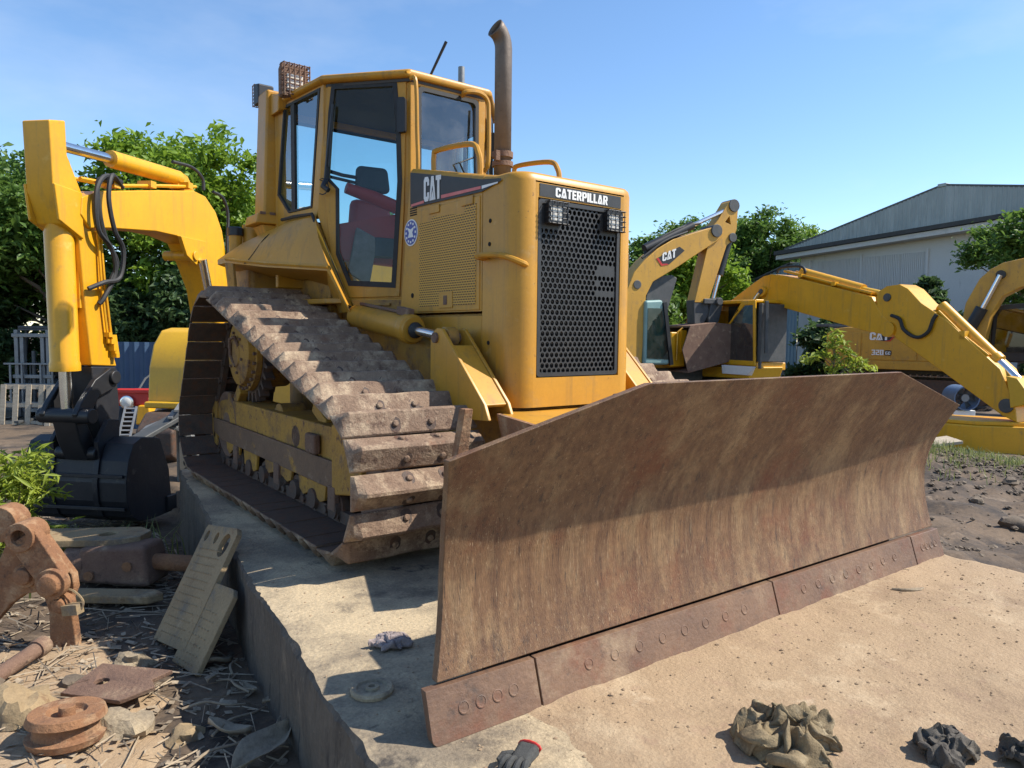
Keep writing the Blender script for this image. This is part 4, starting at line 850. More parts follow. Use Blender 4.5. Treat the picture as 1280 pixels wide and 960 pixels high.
# bucket
prof = [(.22, .22), (.05, .24), (-.06, .20), (-.13, .06), (-.165, -.12), (-.155, -.28), (-.10, -.42), (0.0, -.48), (.16, -.50), (.47, -.495)]
prof2 = [(x+.03*(1 if i > 1 else 0), z-.03 if i < 2 else z+(.025 if i > 6 else 0)) for i, (x, z) in enumerate(prof)]
mb = MB()
for i in range(len(prof)-1): mb.prism([(prof[i][0], -.5, prof[i][1]+dz_), (prof[i+1][0], -.5, prof[i+1][1]+dz_), (prof2[i+1][0], -.5, prof2[i+1][1]+dz_), (prof2[i][0], -.5, prof2[i][1]+dz_)], (0, .95, 0))
bk = mb.build('bucket', m_bucket, E1, smooth=50)
for y in (-.515, .445):
    g = MB(); g.pr2(up2(prof[:-1]+[(.46, -.495), (.42, -.1), (.30, .2)]), y, y+.02); g.build('side_plate', m_bucket, bk, bevel=.006)
    g = MB(); g.box(.36, .50, y-.02, y+.05, .02, .16); g.build('side_cutter', m_black, bk, bevel=.01)
for y in (-.26, .16):
    g = MB(); pr_ = [(x-.018, z) for x, z in prof[1:8]]; g.pr2(up2(pr_+[(x+.02, z) for x, z in reversed(prof[1:8])]), y, y+.05); g.pr2(up2([(-.14, .06), (.1, .1), (.12, .38), (-.02, .40), (-.16, .22)]), y, y+.04); g.build('back_rib', m_bucket, bk, bevel=.004)
g = MB()
for z_, x_ in ((-.05, -.168), (-.33, -.152)): g.box(x_-.008, x_+.01, -.49, .44, z_+dz_-.03, z_+dz_)
g.build('wear_strap', m_bucket, bk, bevel=.004)
# boom, its cylinders, pipes and hoses
mb = MB(); mb.pr2(up2([(-.18, 2.24), (.02, 2.33), (.81, 2.49), (1.40, 2.60), (1.62, 2.58), (1.81, 2.45), (1.93, 2.27), (1.99, 2.06), (2.12, 1.2), (1.86, 1.0), (1.70, 1.60), (1.53, 1.87), (1.38, 2.06), (1.07, 2.10), (.79, 2.10), (.17, 2.04), (-.10, 2.0), (-.2, 2.1)]), -.2, .10)
boom = mb.build('boom', m_exc, E1, bevel=.012)
g = MB(); g.pr2(up2([(1.10, 2.10), (1.2, 1.92), (1.36, 1.84), (1.5, 1.90), (1.55, 2.1)]), -.24, -.2); g.cyl((1.34, -.26, 1.93+dz_), (1.34, .1, 1.93+dz_), .05, 14); g.build('cylinder_boss', m_exc, boom, bevel=.008)
g = MB()
for y in (-.16, -.10): g.tube([(-.15, y, 2.40+dz_), (.3, y, 2.43+dz_), (.9, y, 2.55+dz_), (1.5, y, 2.66+dz_)], .017, 6)
for x, z in ((.25, 2.42), (.75, 2.52), (1.35, 2.63)): g.box(x-.04, x+.04, -.2, -.06, z+dz_-.02, z+dz_+.04)
g.build('hydraulic_pipe', m_exc, boom)
cy = MB(); a = Vector((.36, -.05, 2.68+dz_)); b = Vector((1.38, -.05, 2.72+dz_)); cy.lathe(a, b-a, [(0, .04), (.0, .075), (.03, .078), (1.0, .078), (1.02, .06)], 18)
c2 = cy.build('arm_cylinder', m_exc, E1)
g = MB(); g.cyl((-.33, -.05, 2.64+dz_), (.37, -.05, 2.68+dz_), .042, 14); g.build('rod', m_chrome, c2)
g = MB(); g.pr2(up2([(1.28, 2.60), (1.34, 2.78), (1.46, 2.76), (1.62, 2.58)]), -.10, 0); g.build('eye_bracket', m_exc, c2, bevel=.008)
cy = MB(); cy.cyl((1.58, -.27, 1.42+dz_), (1.42, -.27, 1.9+dz_), .042, 14); c3 = cy.build('boom_cylinder_rod', m_chrome, E1)
cy = MB(); cy.cyl((1.80, -.27, .75+dz_), (1.56, -.27, 1.48+dz_), .075, 16); cy.build('boom_cylinder', m_exc, c3)
for pts in ([(.30, -.2, 2.46), (.05, -.24, 2.46), (-.09, -.26, 2.30), (-.08, -.26, 2.0), (.08, -.25, 1.86), (.14, -.24, 1.66), (.02, -.22, 1.44), (-.02, -.2, 1.38)], [(.34, -.18, 2.42), (.12, -.25, 2.48), (.04, -.27, 2.28), (.10, -.27, 2.02), (.22, -.26, 1.86), (.18, -.25, 1.62), (-.02, -.25, 1.56), (-.14, -.2, 1.5)], [(.28, -.16, 2.44), (.0, -.22, 2.42), (-.05, -.24, 2.22), (.02, -.24, 1.95), (.16, -.24, 1.75), (.10, -.22, 1.58)]):
    g = MB(); g.tube(spline([(x, y, z+dz_) for x, y, z in pts], 7), .02, 7); g.build('hose', m_rubber, E1)
for pts in ([(1.2, -.1, 2.85), (1.5, -.12, 2.86), (1.66, -.14, 2.78), (1.68, -.14, 2.66)], [(1.76, -.2, 2.66), (1.92, -.22, 2.62), (2.02, -.22, 2.45), (1.99, -.22, 2.1), (2.02, -.22, 1.8)]):
    g = MB(); g.tube(spline([(x, y, z+dz_) for x, y, z in pts], 7), .017, 7); g.build('hose', m_rubber, E1)
# house, cab and tracks behind the bulldozer
mb = MB(); mb.pr2([(2.65, .75), (2.69, 1.2), (2.78, 1.48), (2.95, 1.66), (3.15, 1.70), (5.2, 1.70), (5.3, .75)], -1.15, 1.27); ho = mb.build('house', m_exc2, E1, bevel=.09, seg=4)
g = MB(); g.box(2.64, 2.70, .50, .68, .90, 1.06); g.build('air_inlet', m_black, ho, bevel=.01)
g = MB(); g.box(2.56, 2.70, -.2, 1.25, .70, .78); g.build('step_edge', m_exc2, ho, bevel=.02)
mb = MB(); mb.box(2.9, 4.3, -1.15, -.25, 1.34, 2.5); mb.build('cab', m_exc2, E1, bevel=.08)
for y in (-.95, .95):
    mb = MB(); mb.pr2([(2.3, .15), (2.5, .0), (5.2, .0), (5.45, .2), (5.45, .45), (5.2, .66), (2.5, .66), (2.3, .45)], y-.25, y+.25); mb.build('crawler', m_chain, E1, bevel=.04)
mb = MB(); mb.box(3.0, 4.8, -.7, .7, .3, .72); mb.build('carbody', m_dkgrey, E1)

def cat_badge(parent, fn, nrm, shape, red, txt0, txt1, name='decal'):
    """dark slanted badge with red corner and white lettering on a boom or hood"""
    mb = MB(); mb.prism([fn(*p) for p in shape], nrm); d = mb.build(name, m_decal, parent, smooth=0)
    mb = MB(); mb.prism([fn(*p) for p in red], Vector(nrm)*1.6); mb.build('red_corner', m_red, d, smooth=0)
    lettering('CAT', lambda u, v: Vector(fn(txt0[0]+(txt1[0]-txt0[0])*u, txt0[1]+(txt1[1]-txt0[1])*v+txt1[2]*u))+Vector(nrm)*1.8, nrm, .05).build('lettering', m_white, d, smooth=0)

# ------------------------------------------------------------------ excavator with raised boom behind the hood, right
GZ = -.8
E2 = thing('excavator', 'dusty ochre excavator right of the bulldozer hood with boom raised and worn bucket hanging', 'excavator', (9.416, 7.08, GZ), -.2653, 'excavators in the yard')
u8 = lambda poly: [(x, z-GZ) for x, z in poly]
mb = MB(); mb.pr2(u8([(-.30, .4), (-.27, 2.2), (-.1, 2.58), (.18, 2.87), (.5, 3.13), (.91, 3.36), (2.02, 3.71), (2.19, 3.72), (2.30, 3.60), (2.21, 3.44), (1.04, 2.73), (.4, 2.38), (.22, 2.06), (.14, .4)]), -.22, .22)
bo2 = mb.build('boom', m_exc3, E2, bevel=.02)
mb = MB(); mb.plate([(x, -.16, z) for x, z in u8(arc(2.60, 4.22, .16, 20, 150, 5)+[(2.19, 3.9), (2.05, 3.75), (1.95, 3.42), (1.58, 1.95), (1.96, 1.95), (2.44, 3.3), (2.62, 3.45), (2.72, 3.7)])], [[(x, -.16, z) for x, z in u8([(2.38, 3.85), (2.5, 4.0), (2.55, 3.8)])]], (0, .32, 0)); st2 = mb.build('stick', m_exc3, E2, bevel=.015)
for x_, z_, r_, w_ in ((2.62, 4.25, .15, .19), (2.09, 3.62, .15, .26), (2.6, 3.5, .11, .2), (-.02, 2.3, .10, .24)): mb = MB(); mb.cyl((x_, -w_, z_-GZ), (x_, w_, z_-GZ), r_, 16); mb.build('pivot_pin', m_dkgrey, st2, bevel=.01)
mb = MB(); a = Vector((.22, -.1, 3.12-GZ)); b = Vector((1.50, -.1, 3.72-GZ)); mb.cyl(a, b, .10, 14); c_ = mb.build('arm_cylinder', m_black, E2); g = MB(); g.cyl(b, (2.58, -.1, 4.2-GZ), .05, 10); g.build('rod', m_chrome, c_)
g = MB(); g.tube(spline([(.2, -.12, 3.0-GZ), (.6, -.14, 3.36-GZ), (1.2, -.14, 3.66-GZ), (1.7, -.13, 3.78-GZ)], 5), .03, 6); g.tube(spline([(.1, -.2, 2.9-GZ), (.7, -.2, 3.31-GZ), (1.3, -.2, 3.55-GZ)], 5), .03, 6); g.build('hose', m_rubber, c_)
mb = MB(); mb.cyl((2.62, -.02, 3.50-GZ), (2.36, -.02, 2.62-GZ), .095, 14); c_ = mb.build('bucket_cylinder', m_black, E2); g = MB(); g.cyl((2.36, -.02, 2.62-GZ), (2.2, -.02, 2.0-GZ), .05, 10); g.build('rod', m_chrome, c_)
mb = MB(); mb.pr2(u8([(1.56, 2.0), (1.97, 2.0), (2.0, 1.7), (1.85, 1.42), (1.6, 1.45)]), -.15, .15); mb.pr2(u8([(2.05, 2.06), (2.3, 2.06), (2.36, 1.9), (2.25, 1.5), (2.0, 1.4), (1.95, 1.6)]), -.2, .2); mb.cyl((2.2, -.3, 1.98-GZ), (2.2, .3, 1.98-GZ), .09, 12); mb.bar((2.2, -.2, 1.98-GZ), (1.8, -.2, 1.98-GZ), .12, .06, (0, 1, 0)); mb.build('bucket_linkage', m_dkgrey, E2, bevel=.015)
bp = [(1.22, 1.40), (1.9, 1.48), (2.5, 1.44), (2.72, 1.32), (2.82, 1.1), (2.78, .85), (2.55, .62), (1.2, .32)]
bi = [(1.22, 1.36), (1.9, 1.44), (2.46, 1.40), (2.66, 1.29), (2.76, 1.09), (2.72, .88), (2.52, .67), (1.2, .36)]
mb = MB()
for i in range(len(bp)-1): mb.prism([(p[0], -.5, p[1]-GZ) for p in (bp[i], bp[i+1], bi[i+1], bi[i])], (0, 1.0, 0))
b2 = mb.build('bucket', m_rustd, E2, smooth=50)
for y in (-.52, .5):
    g = MB(); g.pr2(u8([(1.22, 1.40), (1.9, 1.48), (2.5, 1.44), (2.72, 1.32), (2.82, 1.1), (2.78, .85), (2.55, .62), (1.2, .32), (1.02, .85)]), y, y+.025); g.build('side_plate', m_rustd, b2, bevel=.008)
cat_badge(bo2, lambda x, z: (x, -.223, z-GZ), (0, -.004, 0), [(.46, 2.90), (1.08, 3.20), (1.22, 3.12), (.80, 2.78), (.60, 2.74)], [(.46, 2.90), (.60, 2.74), (.80, 2.78), (.74, 2.80), (.62, 2.79), (.52, 2.92)], (.62, 2.84), (.98, 3.03, .12))
mb = MB(); mb.hexa([(.16, -.3, 1.3), (.85, -.3, 1.3), (.85, 1.0, 1.3), (.16, 1.0, 1.3), (.16, -.3, 2.75), (.62, -.3, 2.78), (.62, 1.0, 2.78), (.16, 1.0, 2.75)]); cb = mb.build('cab', m_teal, E2, bevel=.06)
g = MB(); g.hexa([(.22, -.31, 1.45), (.80, -.31, 1.42), (.80, -.29, 1.42), (.22, -.29, 1.45), (.22, -.31, 2.58), (.60, -.31, 2.58), (.60, -.29, 2.58), (.22, -.29, 2.58)]); g.build('window', m_glassd, cb, smooth=0)
g = MB(); g.bar((.88, -.30, 1.3), (.66, -.30, 2.72), .09, .06, (0, 1, 0)); g.build('door_post', m_black, cb)
mb = MB(); mb.plate([(x, -.05, z) for x, z in u8([(.32, 2.0), (.40, 2.40), (.62, 2.52), (1.02, 2.57), (1.16, 2.5), (1.0, 2.0), (.86, 1.55), (.78, 1.5)])], [], (0, .05, 0)); mb.build('open_hatch', m_dkgrey, E2, bevel=.02)
g = MB(); g.box(.92, 1.32, -.2, .9, 1.25, 2.05); h2 = g.build('house', m_exc, E2, bevel=.03)
g = MB(); g.tube([(1.06, -.24, 1.4), (1.06, -.26, 2.05), (1.2, -.26, 2.15)], .02, 6); g.box(1.18, 1.32, -.24, -.18, 1.6, 2.1); g.build('handrail', m_exc, h2)
g = MB(); g.box(.2, 2.9, .1, 2.4, 1.2, 1.9); g.build('counterweight', m_exc3, E2, bevel=.06)
for y in (-.3, 2.2): g = MB(); g.pr2([(-1.2, .2), (-1.0, .0), (2.8, .0), (3.1, .25), (3.1, .6), (2.8, .85), (-1.0, .85), (-1.2, .6)], y-.3, y+.3); g.build('crawler', m_chain, E2, bevel=.05)
mb = MB(); mb.box(-.2, 2.2, .3, 1.8, .5, 1.2); mb.build('carbody', m_dkgrey, E2)

# ------------------------------------------------------------------ plain yellow excavator whose boom spans the right side
E3 = thing('excavator', 'plain bright yellow excavator whose long boom spans the space before the grey shed', 'excavator', (12.932, 7.561, GZ), -1.7771, 'excavators in the yard')
mb = MB(); mb.pr2(u8([(.14, .1), (.09, 1.62), (1.75, 2.46), (2.02, 2.58), (2.29, 2.61), (2.62, 2.56), (3.12, 2.45), (4.95, 1.98), (5.2, 1.62), (5.42, 1.42), (5.47, 1.3), (5.38, 1.20), (5.2, 1.24), (4.8, 1.31), (2.69, 1.82), (2.45, 1.90), (2.2, 1.84), (1.58, 1.35), (.79, .50), (.6, .1)]), -.25, .25)
bo3 = mb.build('boom', m_exc, E3, bevel=.015)
g = MB(); g.tube([(2.27, -.252, 2.61-GZ), (2.12, -.252, 1.80-GZ)], .006, 4); g.build('weld_seam', m_exc3, bo3)
g = MB(); g.cyl((2.06, -.34, 2.22-GZ), (2.06, .34, 2.22-GZ), .12, 18); g.build('cylinder_boss', m_exc, bo3, bevel=.01)
g = MB(); g.cyl((2.06, -.36, 2.22-GZ), (2.06, .36, 2.22-GZ), .06, 14); g.build('pivot_pin', m_dkgrey, bo3)
g = MB(); g.cyl((5.36, -.30, 1.33-GZ), (5.36, .3, 1.33-GZ), .15, 18); g.build('arm_boss', m_exc, bo3, bevel=.01)
mb = MB(); mb.pr2(u8([(5.04, 1.96), (5.10, 2.08), (5.26, 2.17), (5.55, 2.19), (5.72, 2.10), (6.0, 1.82), (6.5, 1.50), (7.48, .66), (7.75, .10), (7.80, -.22), (7.55, -.12), (6.5, .55), (5.51, 1.16), (5.30, 1.42), (5.11, 1.6)]), -.24, .24)
st3 = mb.build('stick', m_exc, E3, bevel=.02)
for x_, z_, r_ in ((7.62, .05, .12), (5.30, 1.95, .08)): g = MB(); g.cyl((x_, -.27, z_-GZ), (x_, .27, z_-GZ), r_, 16); g.build('pivot_pin', m_dkgrey, st3, bevel=.01)
for y in (-.33, .33):
    cy = MB(); a = Vector((.70, y, .62-GZ)); b = Vector((1.52, y, 1.67-GZ)); cy.cyl(a, b, .12, 16); c_ = cy.build('boom_cylinder', m_exc, E3); g = MB(); g.cyl(b, (2.03, y, 2.19-GZ), .06, 12); g.build('rod', m_chrome, c_)
    g = MB(); g.tube([a+Vector((-.12, -.04, .12)), b+Vector((-.12, -.04, .1)), b+Vector((-.02, -.03, .06))], .025, 6); g.build('pipe', m_exc, c_)
cy = MB(); a = Vector((2.95, 0, 2.60-GZ)); b = Vector((4.55, 0, 2.14-GZ)); cy.cyl(a, b, .12, 16); c_ = cy.build('arm_cylinder', m_exc, E3); g = MB(); g.cyl(b, (5.22, 0, 1.98-GZ), .07, 12); g.build('rod', m_exc2, c_)
g = MB()
for y in (-.18, -.10, .18): g.tube([(2.6, y, 2.66-GZ), (3.3, y, 2.48-GZ), (4.4, y, 2.18-GZ), (4.9, y, 2.05-GZ)], .03, 6)
for x, z in ((3.1, 2.5), (4.0, 2.27)): g.box(x-.05, x+.05, -.24, .22, z-GZ-.02, z-GZ+.06)
g.build('hydraulic_pipe', m_exc, bo3)
g = MB(); g.tube(spline([(2.32, -.1, 2.64-GZ), (2.38, -.12, 2.74-GZ), (2.75, -.12, 2.76-GZ), (3.05, -.12, 2.72-GZ), (3.14, -.12, 2.6-GZ), (3.05, -.12, 2.5-GZ)], 5), .03, 7); g.build('hose', m_rubber, bo3); g = MB(); g.tube(spline([(5.42, -.27, 1.60-GZ), (5.62, -.29, 1.52-GZ), (5.72, -.29, 1.32-GZ), (5.98, -.29, 1.18-GZ), (6.2, -.29, 1.28-GZ), (6.28, -.28, 1.50-GZ), (6.33, -.26, 1.6-GZ)], 6), .033, 7); g.build('hose', m_rubber, bo3)
cy = MB(); a = Vector((6.25, -.02, 1.76-GZ)); b = Vector((7.30, -.02, .80-GZ)); cy.cyl(a, b, .11, 16); cy.lathe(b, b-a, [(-.08, .13), (.03, .13), (.05, .08)], 16); c_ = cy.build('bucket_cylinder', m_exc, E3); g = MB(); g.cyl(b, (7.68, -.02, .46-GZ), .075, 14); g.build('rod', m_chrome, c_)
g = MB()
for y in (-.2, -.13): g.tube([(6.32, y, 1.66-GZ), (6.8, y, 1.22-GZ), (7.25, y, .88-GZ)], .026, 6)
g.box(6.75, 6.85, -.24, -.08, 1.15-GZ, 1.3-GZ); g.build('hydraulic_pipe', m_exc, st3)
g = MB(); g.pr2(u8([(7.60, .55), (7.78, .52), (7.95, .30), (7.95, .1), (7.7, .02), (7.66, .3)]), -.28, .28); g.build('bucket_linkage', m_exc2, E3, bevel=.015)
mb = MB(); mb.plate([(x, -1.05, z) for x, z in u8([(1.10, .50), (1.12, .95), (1.84, 1.52), (2.2, 1.98), (2.62, 1.98), (2.68, .50)])], [[(x, -1.05, z) for x, z in u8([(1.32, .62), (1.36, .96), (1.98, 1.62), (2.27, 1.87), (2.54, 1.87), (2.60, .62)])]], (0, .05, 0))
mb.box(.2, 2.66, -1.0, -.1, 1.2, 1.38); mb.box(.2, .8, -1.0, -.1, 1.3, 2.6); mb.box(.2, 2.62, -1.02, -.1, 2.72, 2.8); cb = mb.build('cab', m_exc, E3, bevel=.03)
g = MB(); g.add([(x, -1.02, z) for x, z in u8([(1.32, .62), (1.36, .96), (1.98, 1.62), (2.27, 1.87), (2.54, 1.87), (2.60, .62)])], [(0, 1, 2, 3, 4, 5)]); g.build('window', m_glassd, cb, smooth=0)
g = MB(); g.box(2.72, 2.78, -1.0, -.95, 1.25, 2.7); g.box(2.66, 2.70, -.98, -.15, 1.4, 2.7); g.bar((2.95, -1.0, 1.6), (2.9, -.98, 2.75), .07, .07); g.build('front_post', m_dkgrey, cb, bevel=.01)
g = MB(); g.box(1.0, 2.5, -.35, -.2, 1.36, 2.7); g.build('interior_shade_box', m_black, cb)  # black box added behind the window to darken the cab interior
g = MB(); g.box(1.9, 2.2, -.9, -.4, 1.38, 1.75); g.bar((2.0, -.8, 1.4), (2.1, -.8, 2.1), .05, .05); g.build('seat', m_seat, cb, bevel=.03)
g = MB(); g.hexa([(1.05, -1.15, .98), (2.6, -1.15, 1.02), (2.6, -.2, 1.02), (1.05, -.2, .98), (1.05, -1.15, 1.24), (2.7, -1.15, 1.28), (2.7, -.2, 1.28), (1.05, -.2, 1.24)]); g.build('deck', m_exc2, E3, bevel=.03)
g = MB(); g.hexa([(1.85, -1.25, 1.10), (2.66, -1.25, 1.10), (2.72, -1.16, 1.10), (1.85, -1.16, 1.10), (1.85, -1.28, 1.30), (2.95, -1.28, 1.30), (2.8, -1.14, 1.30), (1.85, -1.14, 1.30)]); g.build('step_plate', m_white, E3, bevel=.01)
g = MB(); g.box(-2.8, 1.05, -1.15, 1.2, .98, 2.0); g.build('house', m_exc2, E3, bevel=.08)
g = MB()
for k in range(4): x = .75+k*.14; g.tube(spline([(x, -.3, 1.35), (x+.05, -.4, 1.15), (x+.16, -.38, 1.2), (x+.22, -.3, 1.5)], 4), .03, 6)
g.build('hose', m_rubber, E3)
for y in (-1.0, 1.0): g = MB(); g.pr2([(-2.2, .25), (-1.9, .0), (2.2, .0), (2.5, .25), (2.5, .6), (2.2, .86), (-1.9, .86), (-2.2, .6)], y-.3, y+.3); g.build('crawler', m_chain, E3, bevel=.05)
g = MB(); g.box(-1.2, 1.6, -.7, .7, .45, .98); g.build('carbody', m_dkgrey, E3)

# ------------------------------------------------------------------ excavator with numbered side, far right
E4 = thing('excavator', 'far ochre excavator with 320 on its side door, standing before the grey shed wall', 'excavator', (19.067, 7.942, GZ), -1.4148, 'excavators in the yard')
mb = MB(); mb.pr2(u8([(.05, .25), (.10, 1.30), (.3, 1.44), (.74, 1.50), (3.3, 1.38), (3.78, 1.34), (3.78, .27)]), 0, 2.3); mb.build('house', m_exc3, E4, bevel=.05)
for x0, x1 in ((.12, 1.14), (1.17, 2.7), (2.73, 3.75)):
    g = MB(); g.box(x0, x1, -.025, .01, 1.30, 2.12); g.build('side_door', m_exc3, E4, bevel=.02)
g = MB(); g.box(.1, 3.9, -.04, .05, 1.03, 1.28); g.build('side_skirt', m_exc3, E4, bevel=.02)
g = MB(); g.box(.1, 3.4, .1, 1.9, 2.26, 2.34); g.box(-.4, .6, .4, 1.8, 2.3, 2.4); g.build('top_grille', m_dkgrey, E4, bevel=.02)
g = MB()
for k in range(4): g.box(2.8+k*.22, 2.95+k*.22, -.12, 0, 1.62+k*.06, 1.86+k*.05)
g.build('step_bracket', m_exc, E4, bevel=.02)
mb = MB(); mb.prism([(1.72, -.03, 2.14), (1.98, -.03, 2.14), (2.12, -.03, 2.02), (1.98, -.03, 1.86), (1.72, -.03, 1.88)], (0, -.004, 0)); bd = mb.build('decal', m_decal, E4, smooth=0)
g = MB(); g.prism([(1.78, -.036, 1.87), (1.98, -.036, 1.86), (2.12, -.036, 2.02), (1.98, -.036, 2.14), (2.06, -.036, 2.02), (1.96, -.036, 1.9)], (0, -.003, 0)); g.build('red_corner', m_red, bd, smooth=0)
lettering('CAT', lambda u, v: (1.40+.54*u, -.041, 1.90+.23*v), (0, -.004, 0), .04).build('lettering', m_white, bd, smooth=0)
nb = lettering('320', lambda u, v: (1.47+.34*u, -.041, 1.45+.16*v), (0, -.004, 0), .08).build('number', m_white, E4, smooth=0)
g = MB(); g.prism([(x, -.032, z) for x, z in rrect(1.83, 2.03, 1.44, 1.60, .05)], (0, -.004, 0)); g.build('badge', m_decal, nb, smooth=0)
lettering('GC', lambda u, v: (1.86+.14*u, -.038, 1.47+.09*v), (0, -.003, 0), .12).build('badge_lettering', m_white, nb, smooth=0)
mb = MB(); mb.pr2(u8([(3.72, .45), (3.60, 1.6), (3.68, 2.2), (3.99, 2.88), (4.25, 3.15), (4.54, 3.31), (5.2, 3.45), (7.5, 3.1), (7.6, 2.6), (5.6, 2.70), (5.03, 2.62), (4.58, 2.36), (4.30, 1.8), (4.11, .47)]), .9, 1.4); bo4 = mb.build('boom', m_exc3, E4, bevel=.03)
g = MB(); g.cyl((4.52, .8, 2.98-GZ), (4.52, 1.5, 2.98-GZ), .12, 16); g.build('pivot_pin', m_black, bo4)
for y in (.78, 1.52):
    g = MB(); g.cyl((3.8, y, 1.35-GZ), (4.12, y, 2.05-GZ), .16, 14); c_ = g.build('boom_cylinder', m_black, E4); g = MB(); g.cyl((4.12, y, 2.0-GZ), (4.52, y, 2.96-GZ), .07, 12); g.build('rod', m_chrome, c_)
mb = MB(); mb.pr2(u8([(4.2, .5), (4.25, 2.0), (4.4, 2.15), (5.1, 2.2), (5.35, 1.5), (5.4, .5)]), 1.45, 2.3); cb = mb.build('cab', m_black, E4, bevel=.06)
g = MB(); g.hexa([(4.35, 1.42, 1.6), (5.2, 1.42, 1.6), (5.2, 1.44, 1.6), (4.35, 1.44, 1.6), (4.4, 1.42, 2.8), (5.0, 1.42, 2.85), (5.0, 1.44, 2.85), (4.4, 1.44, 2.8)]); g.build('window', m_glassd, cb, smooth=0)
tk = MB(); path = [(1.2, .0), (4.2, .0)]+arc(4.25, .42, .42, -90, 90, 10)+[(1.2, .84)]+arc(1.2, .42, .42, 90, 270, 10)
tk.prism([(x*1.0, .18, .42+(z-.42)*.86) for x, z in arc(4.25, .42, .40, -90, 90, 10)+arc(.6, .42, .40, 90, 270, 10)], (0, .45, 0)); tko = tk.build('crawler', m_chain, E4, bevel=.02)
g = MB(); g.box(0, .02, 0, .02, 0, .02)
sh = MB(); sh.box(-.085, .085, -.32, .32, 0, .03); sh.box(-.02, .01, -.32, .32, .03, .065); sh0 = sh.build('crawler_shoe', m_shoe, None, smooth=0)
seg = []
for k in range(21): seg.append((.6+k*.176, .84, 0))
for k in range(8): a = 90-180*(k+.5)/8; seg.append((4.28+.42*math.cos(R(a)), .42+.42*math.sin(R(a)), a-90))
for x, z, a in seg: inst('crawler_shoe', sh0, tko, Matrix.Translation((x, .40, z)) @ Matrix.Rotation(R(-a), 4, 'Y'))
COL.objects.unlink(sh0)
g = MB(); g.pr2([(.2, .2), (.5, .0), (4.2, .0), (4.5, .25), (4.5, .6), (4.2, .84), (.5, .84), (.2, .6)], 1.7, 2.2); g.build('crawler', m_chain, E4, bevel=.05)
g = MB(); g.box(.8, 3.8, .5, 1.9, .4, 1.03); g.build('carbody', m_dkgrey, E4)

# ------------------------------------------------------------------ warehouse
WH = thing('warehouse', 'grey warehouse with ribbed gable cladding above a dark canopy, beyond the yellow excavators', 'warehouse', (39.223, 21.969, GZ), -1.7273)
mb = MB(); mb.prism([(.9, .12, 0), (22, .12, 0), (22, .12, 7.95), (.9, .12, 7.18)], (0, 11.9, 0)); mb.build('wall', m_wall, WH, smooth=0)
def ridge(x): return 6.72+(9.01-6.72)*(x+.21)/10.0 if x < 9.79 else 9.01-.19*(x-9.79)
def eave(x): return 6.42+.05*(x+.19)
xs0 = -.2; k = 0
while xs0 < 20:
    x1 = xs0+.92; mb = MB(); n = 12; v = []; f = []
    for i in range(n+1):
        x = xs0+(x1-xs0)*i/n; y = -.02+(.045 if i % 3 == 1 else 0)*-1+random.uniform(-.004, .004)
        v += [(x, y, eave(x)-GZ), (x, y, ridge(x)-GZ)]
    f = [(2*i, 2*i+2, 2*i+3, 2*i+1) for i in range(n)]
    mb.add(v, f); mb.build('cladding_sheet', m_clad, WH, smooth=0); xs0 = x1-.004
mb = MB(); mb.prism([(-.25, -.05, 6.70-GZ), (9.75, -.05, 9.0-GZ), (20, -.05, 7.06-GZ), (20, -.05, 7.2-GZ), (9.75, -.05, 9.1-GZ), (-.3, -.05, 6.80-GZ)], (0, .2, 0)); mb.build('verge_trim', m_dkgrey, WH, smooth=0)
mb = MB(); mb.box(9.5, 9.95, -.10, .3, 8.95-GZ, 9.12-GZ); mb.build('ridge_cap', m_clad, WH, bevel=.03)
mb = MB(); mb.prism([(-.35, -.9, 6.32-GZ), (20, -.9, 7.1-GZ), (20, -.9, 7.3-GZ), (-.35, -.9, 6.56-GZ)], (0, 1.0, 0)); mb.build('canopy', m_canopy, WH, smooth=0)
mb = MB(); mb.prism([(-.30, -.75, 6.05-GZ), (20, -.75, 6.78-GZ), (20, -.75, 7.06-GZ), (-.30, -.75, 6.30-GZ)], (0, .9, 0)); mb.build('canopy_beam', m_wall, WH, smooth=0)
for i, (x0, w_, z0) in enumerate(((2.2, 1.5, 3.6), (5.2, 1.1, 3.9), (6.4, 1.15, 3.9), (7.65, 1.2, 3.9), (3.75, 1.3, 3.7))):
    mb = MB(); n = int(w_/.1)
    for q in range(n): mb.box(x0+q*w_/n, x0+(q+.55)*w_/n, .05, .09, z0-GZ, 5.75-GZ)
    mb.box(x0, x0+w_, .085, .118, z0-GZ, 5.75-GZ); mb.build('ribbed_panel', m_panel, WH, smooth=0)
for x in (1.6, 5.1, 9.0, 12.8): mb = MB(); mb.box(x, x+.12, .03, .12, 0, 5.9-GZ); mb.build('wall_post', m_panel, WH, smooth=0)
mb = MB(); mb.box(3.0, 13, -.1, .3, 0, 1.9); mb.build('dark_plinth', m_canopy, WH, smooth=0)
LT = thing('lean_to_shed', 'low blue-grey lean-to with a sloping ribbed roofline beside the grey warehouse', 'shed', (39.223, 21.969, GZ), -1.7273)
xs0 = -5.6
while xs0 < .85:
    x1 = xs0+.9; n = 10; v = []
    for i in range(n+1):
        x = xs0+(x1-xs0)*i/n; y = .3-(.05 if i % 3 == 1 else 0); v += [(x, y, 0), (x, y, 4.15+(x+5.6)*.30-GZ if x < .1 else 5.86-GZ)]
    mb = MB(); mb.add(v, [(2*i, 2*i+2, 2*i+3, 2*i+1) for i in range(n)]); mb.build('cladding_sheet', m_cladblue, LT, smooth=0); xs0 = x1
mb = MB(); mb.prism([(-5.7, .1, 4.1-GZ), (.1, .1, 5.84-GZ), (.1, .1, 5.94-GZ), (-5.7, .1, 4.22-GZ)], (0, 5, 0)); mb.build('roof', m_dkgrey, LT, smooth=0)

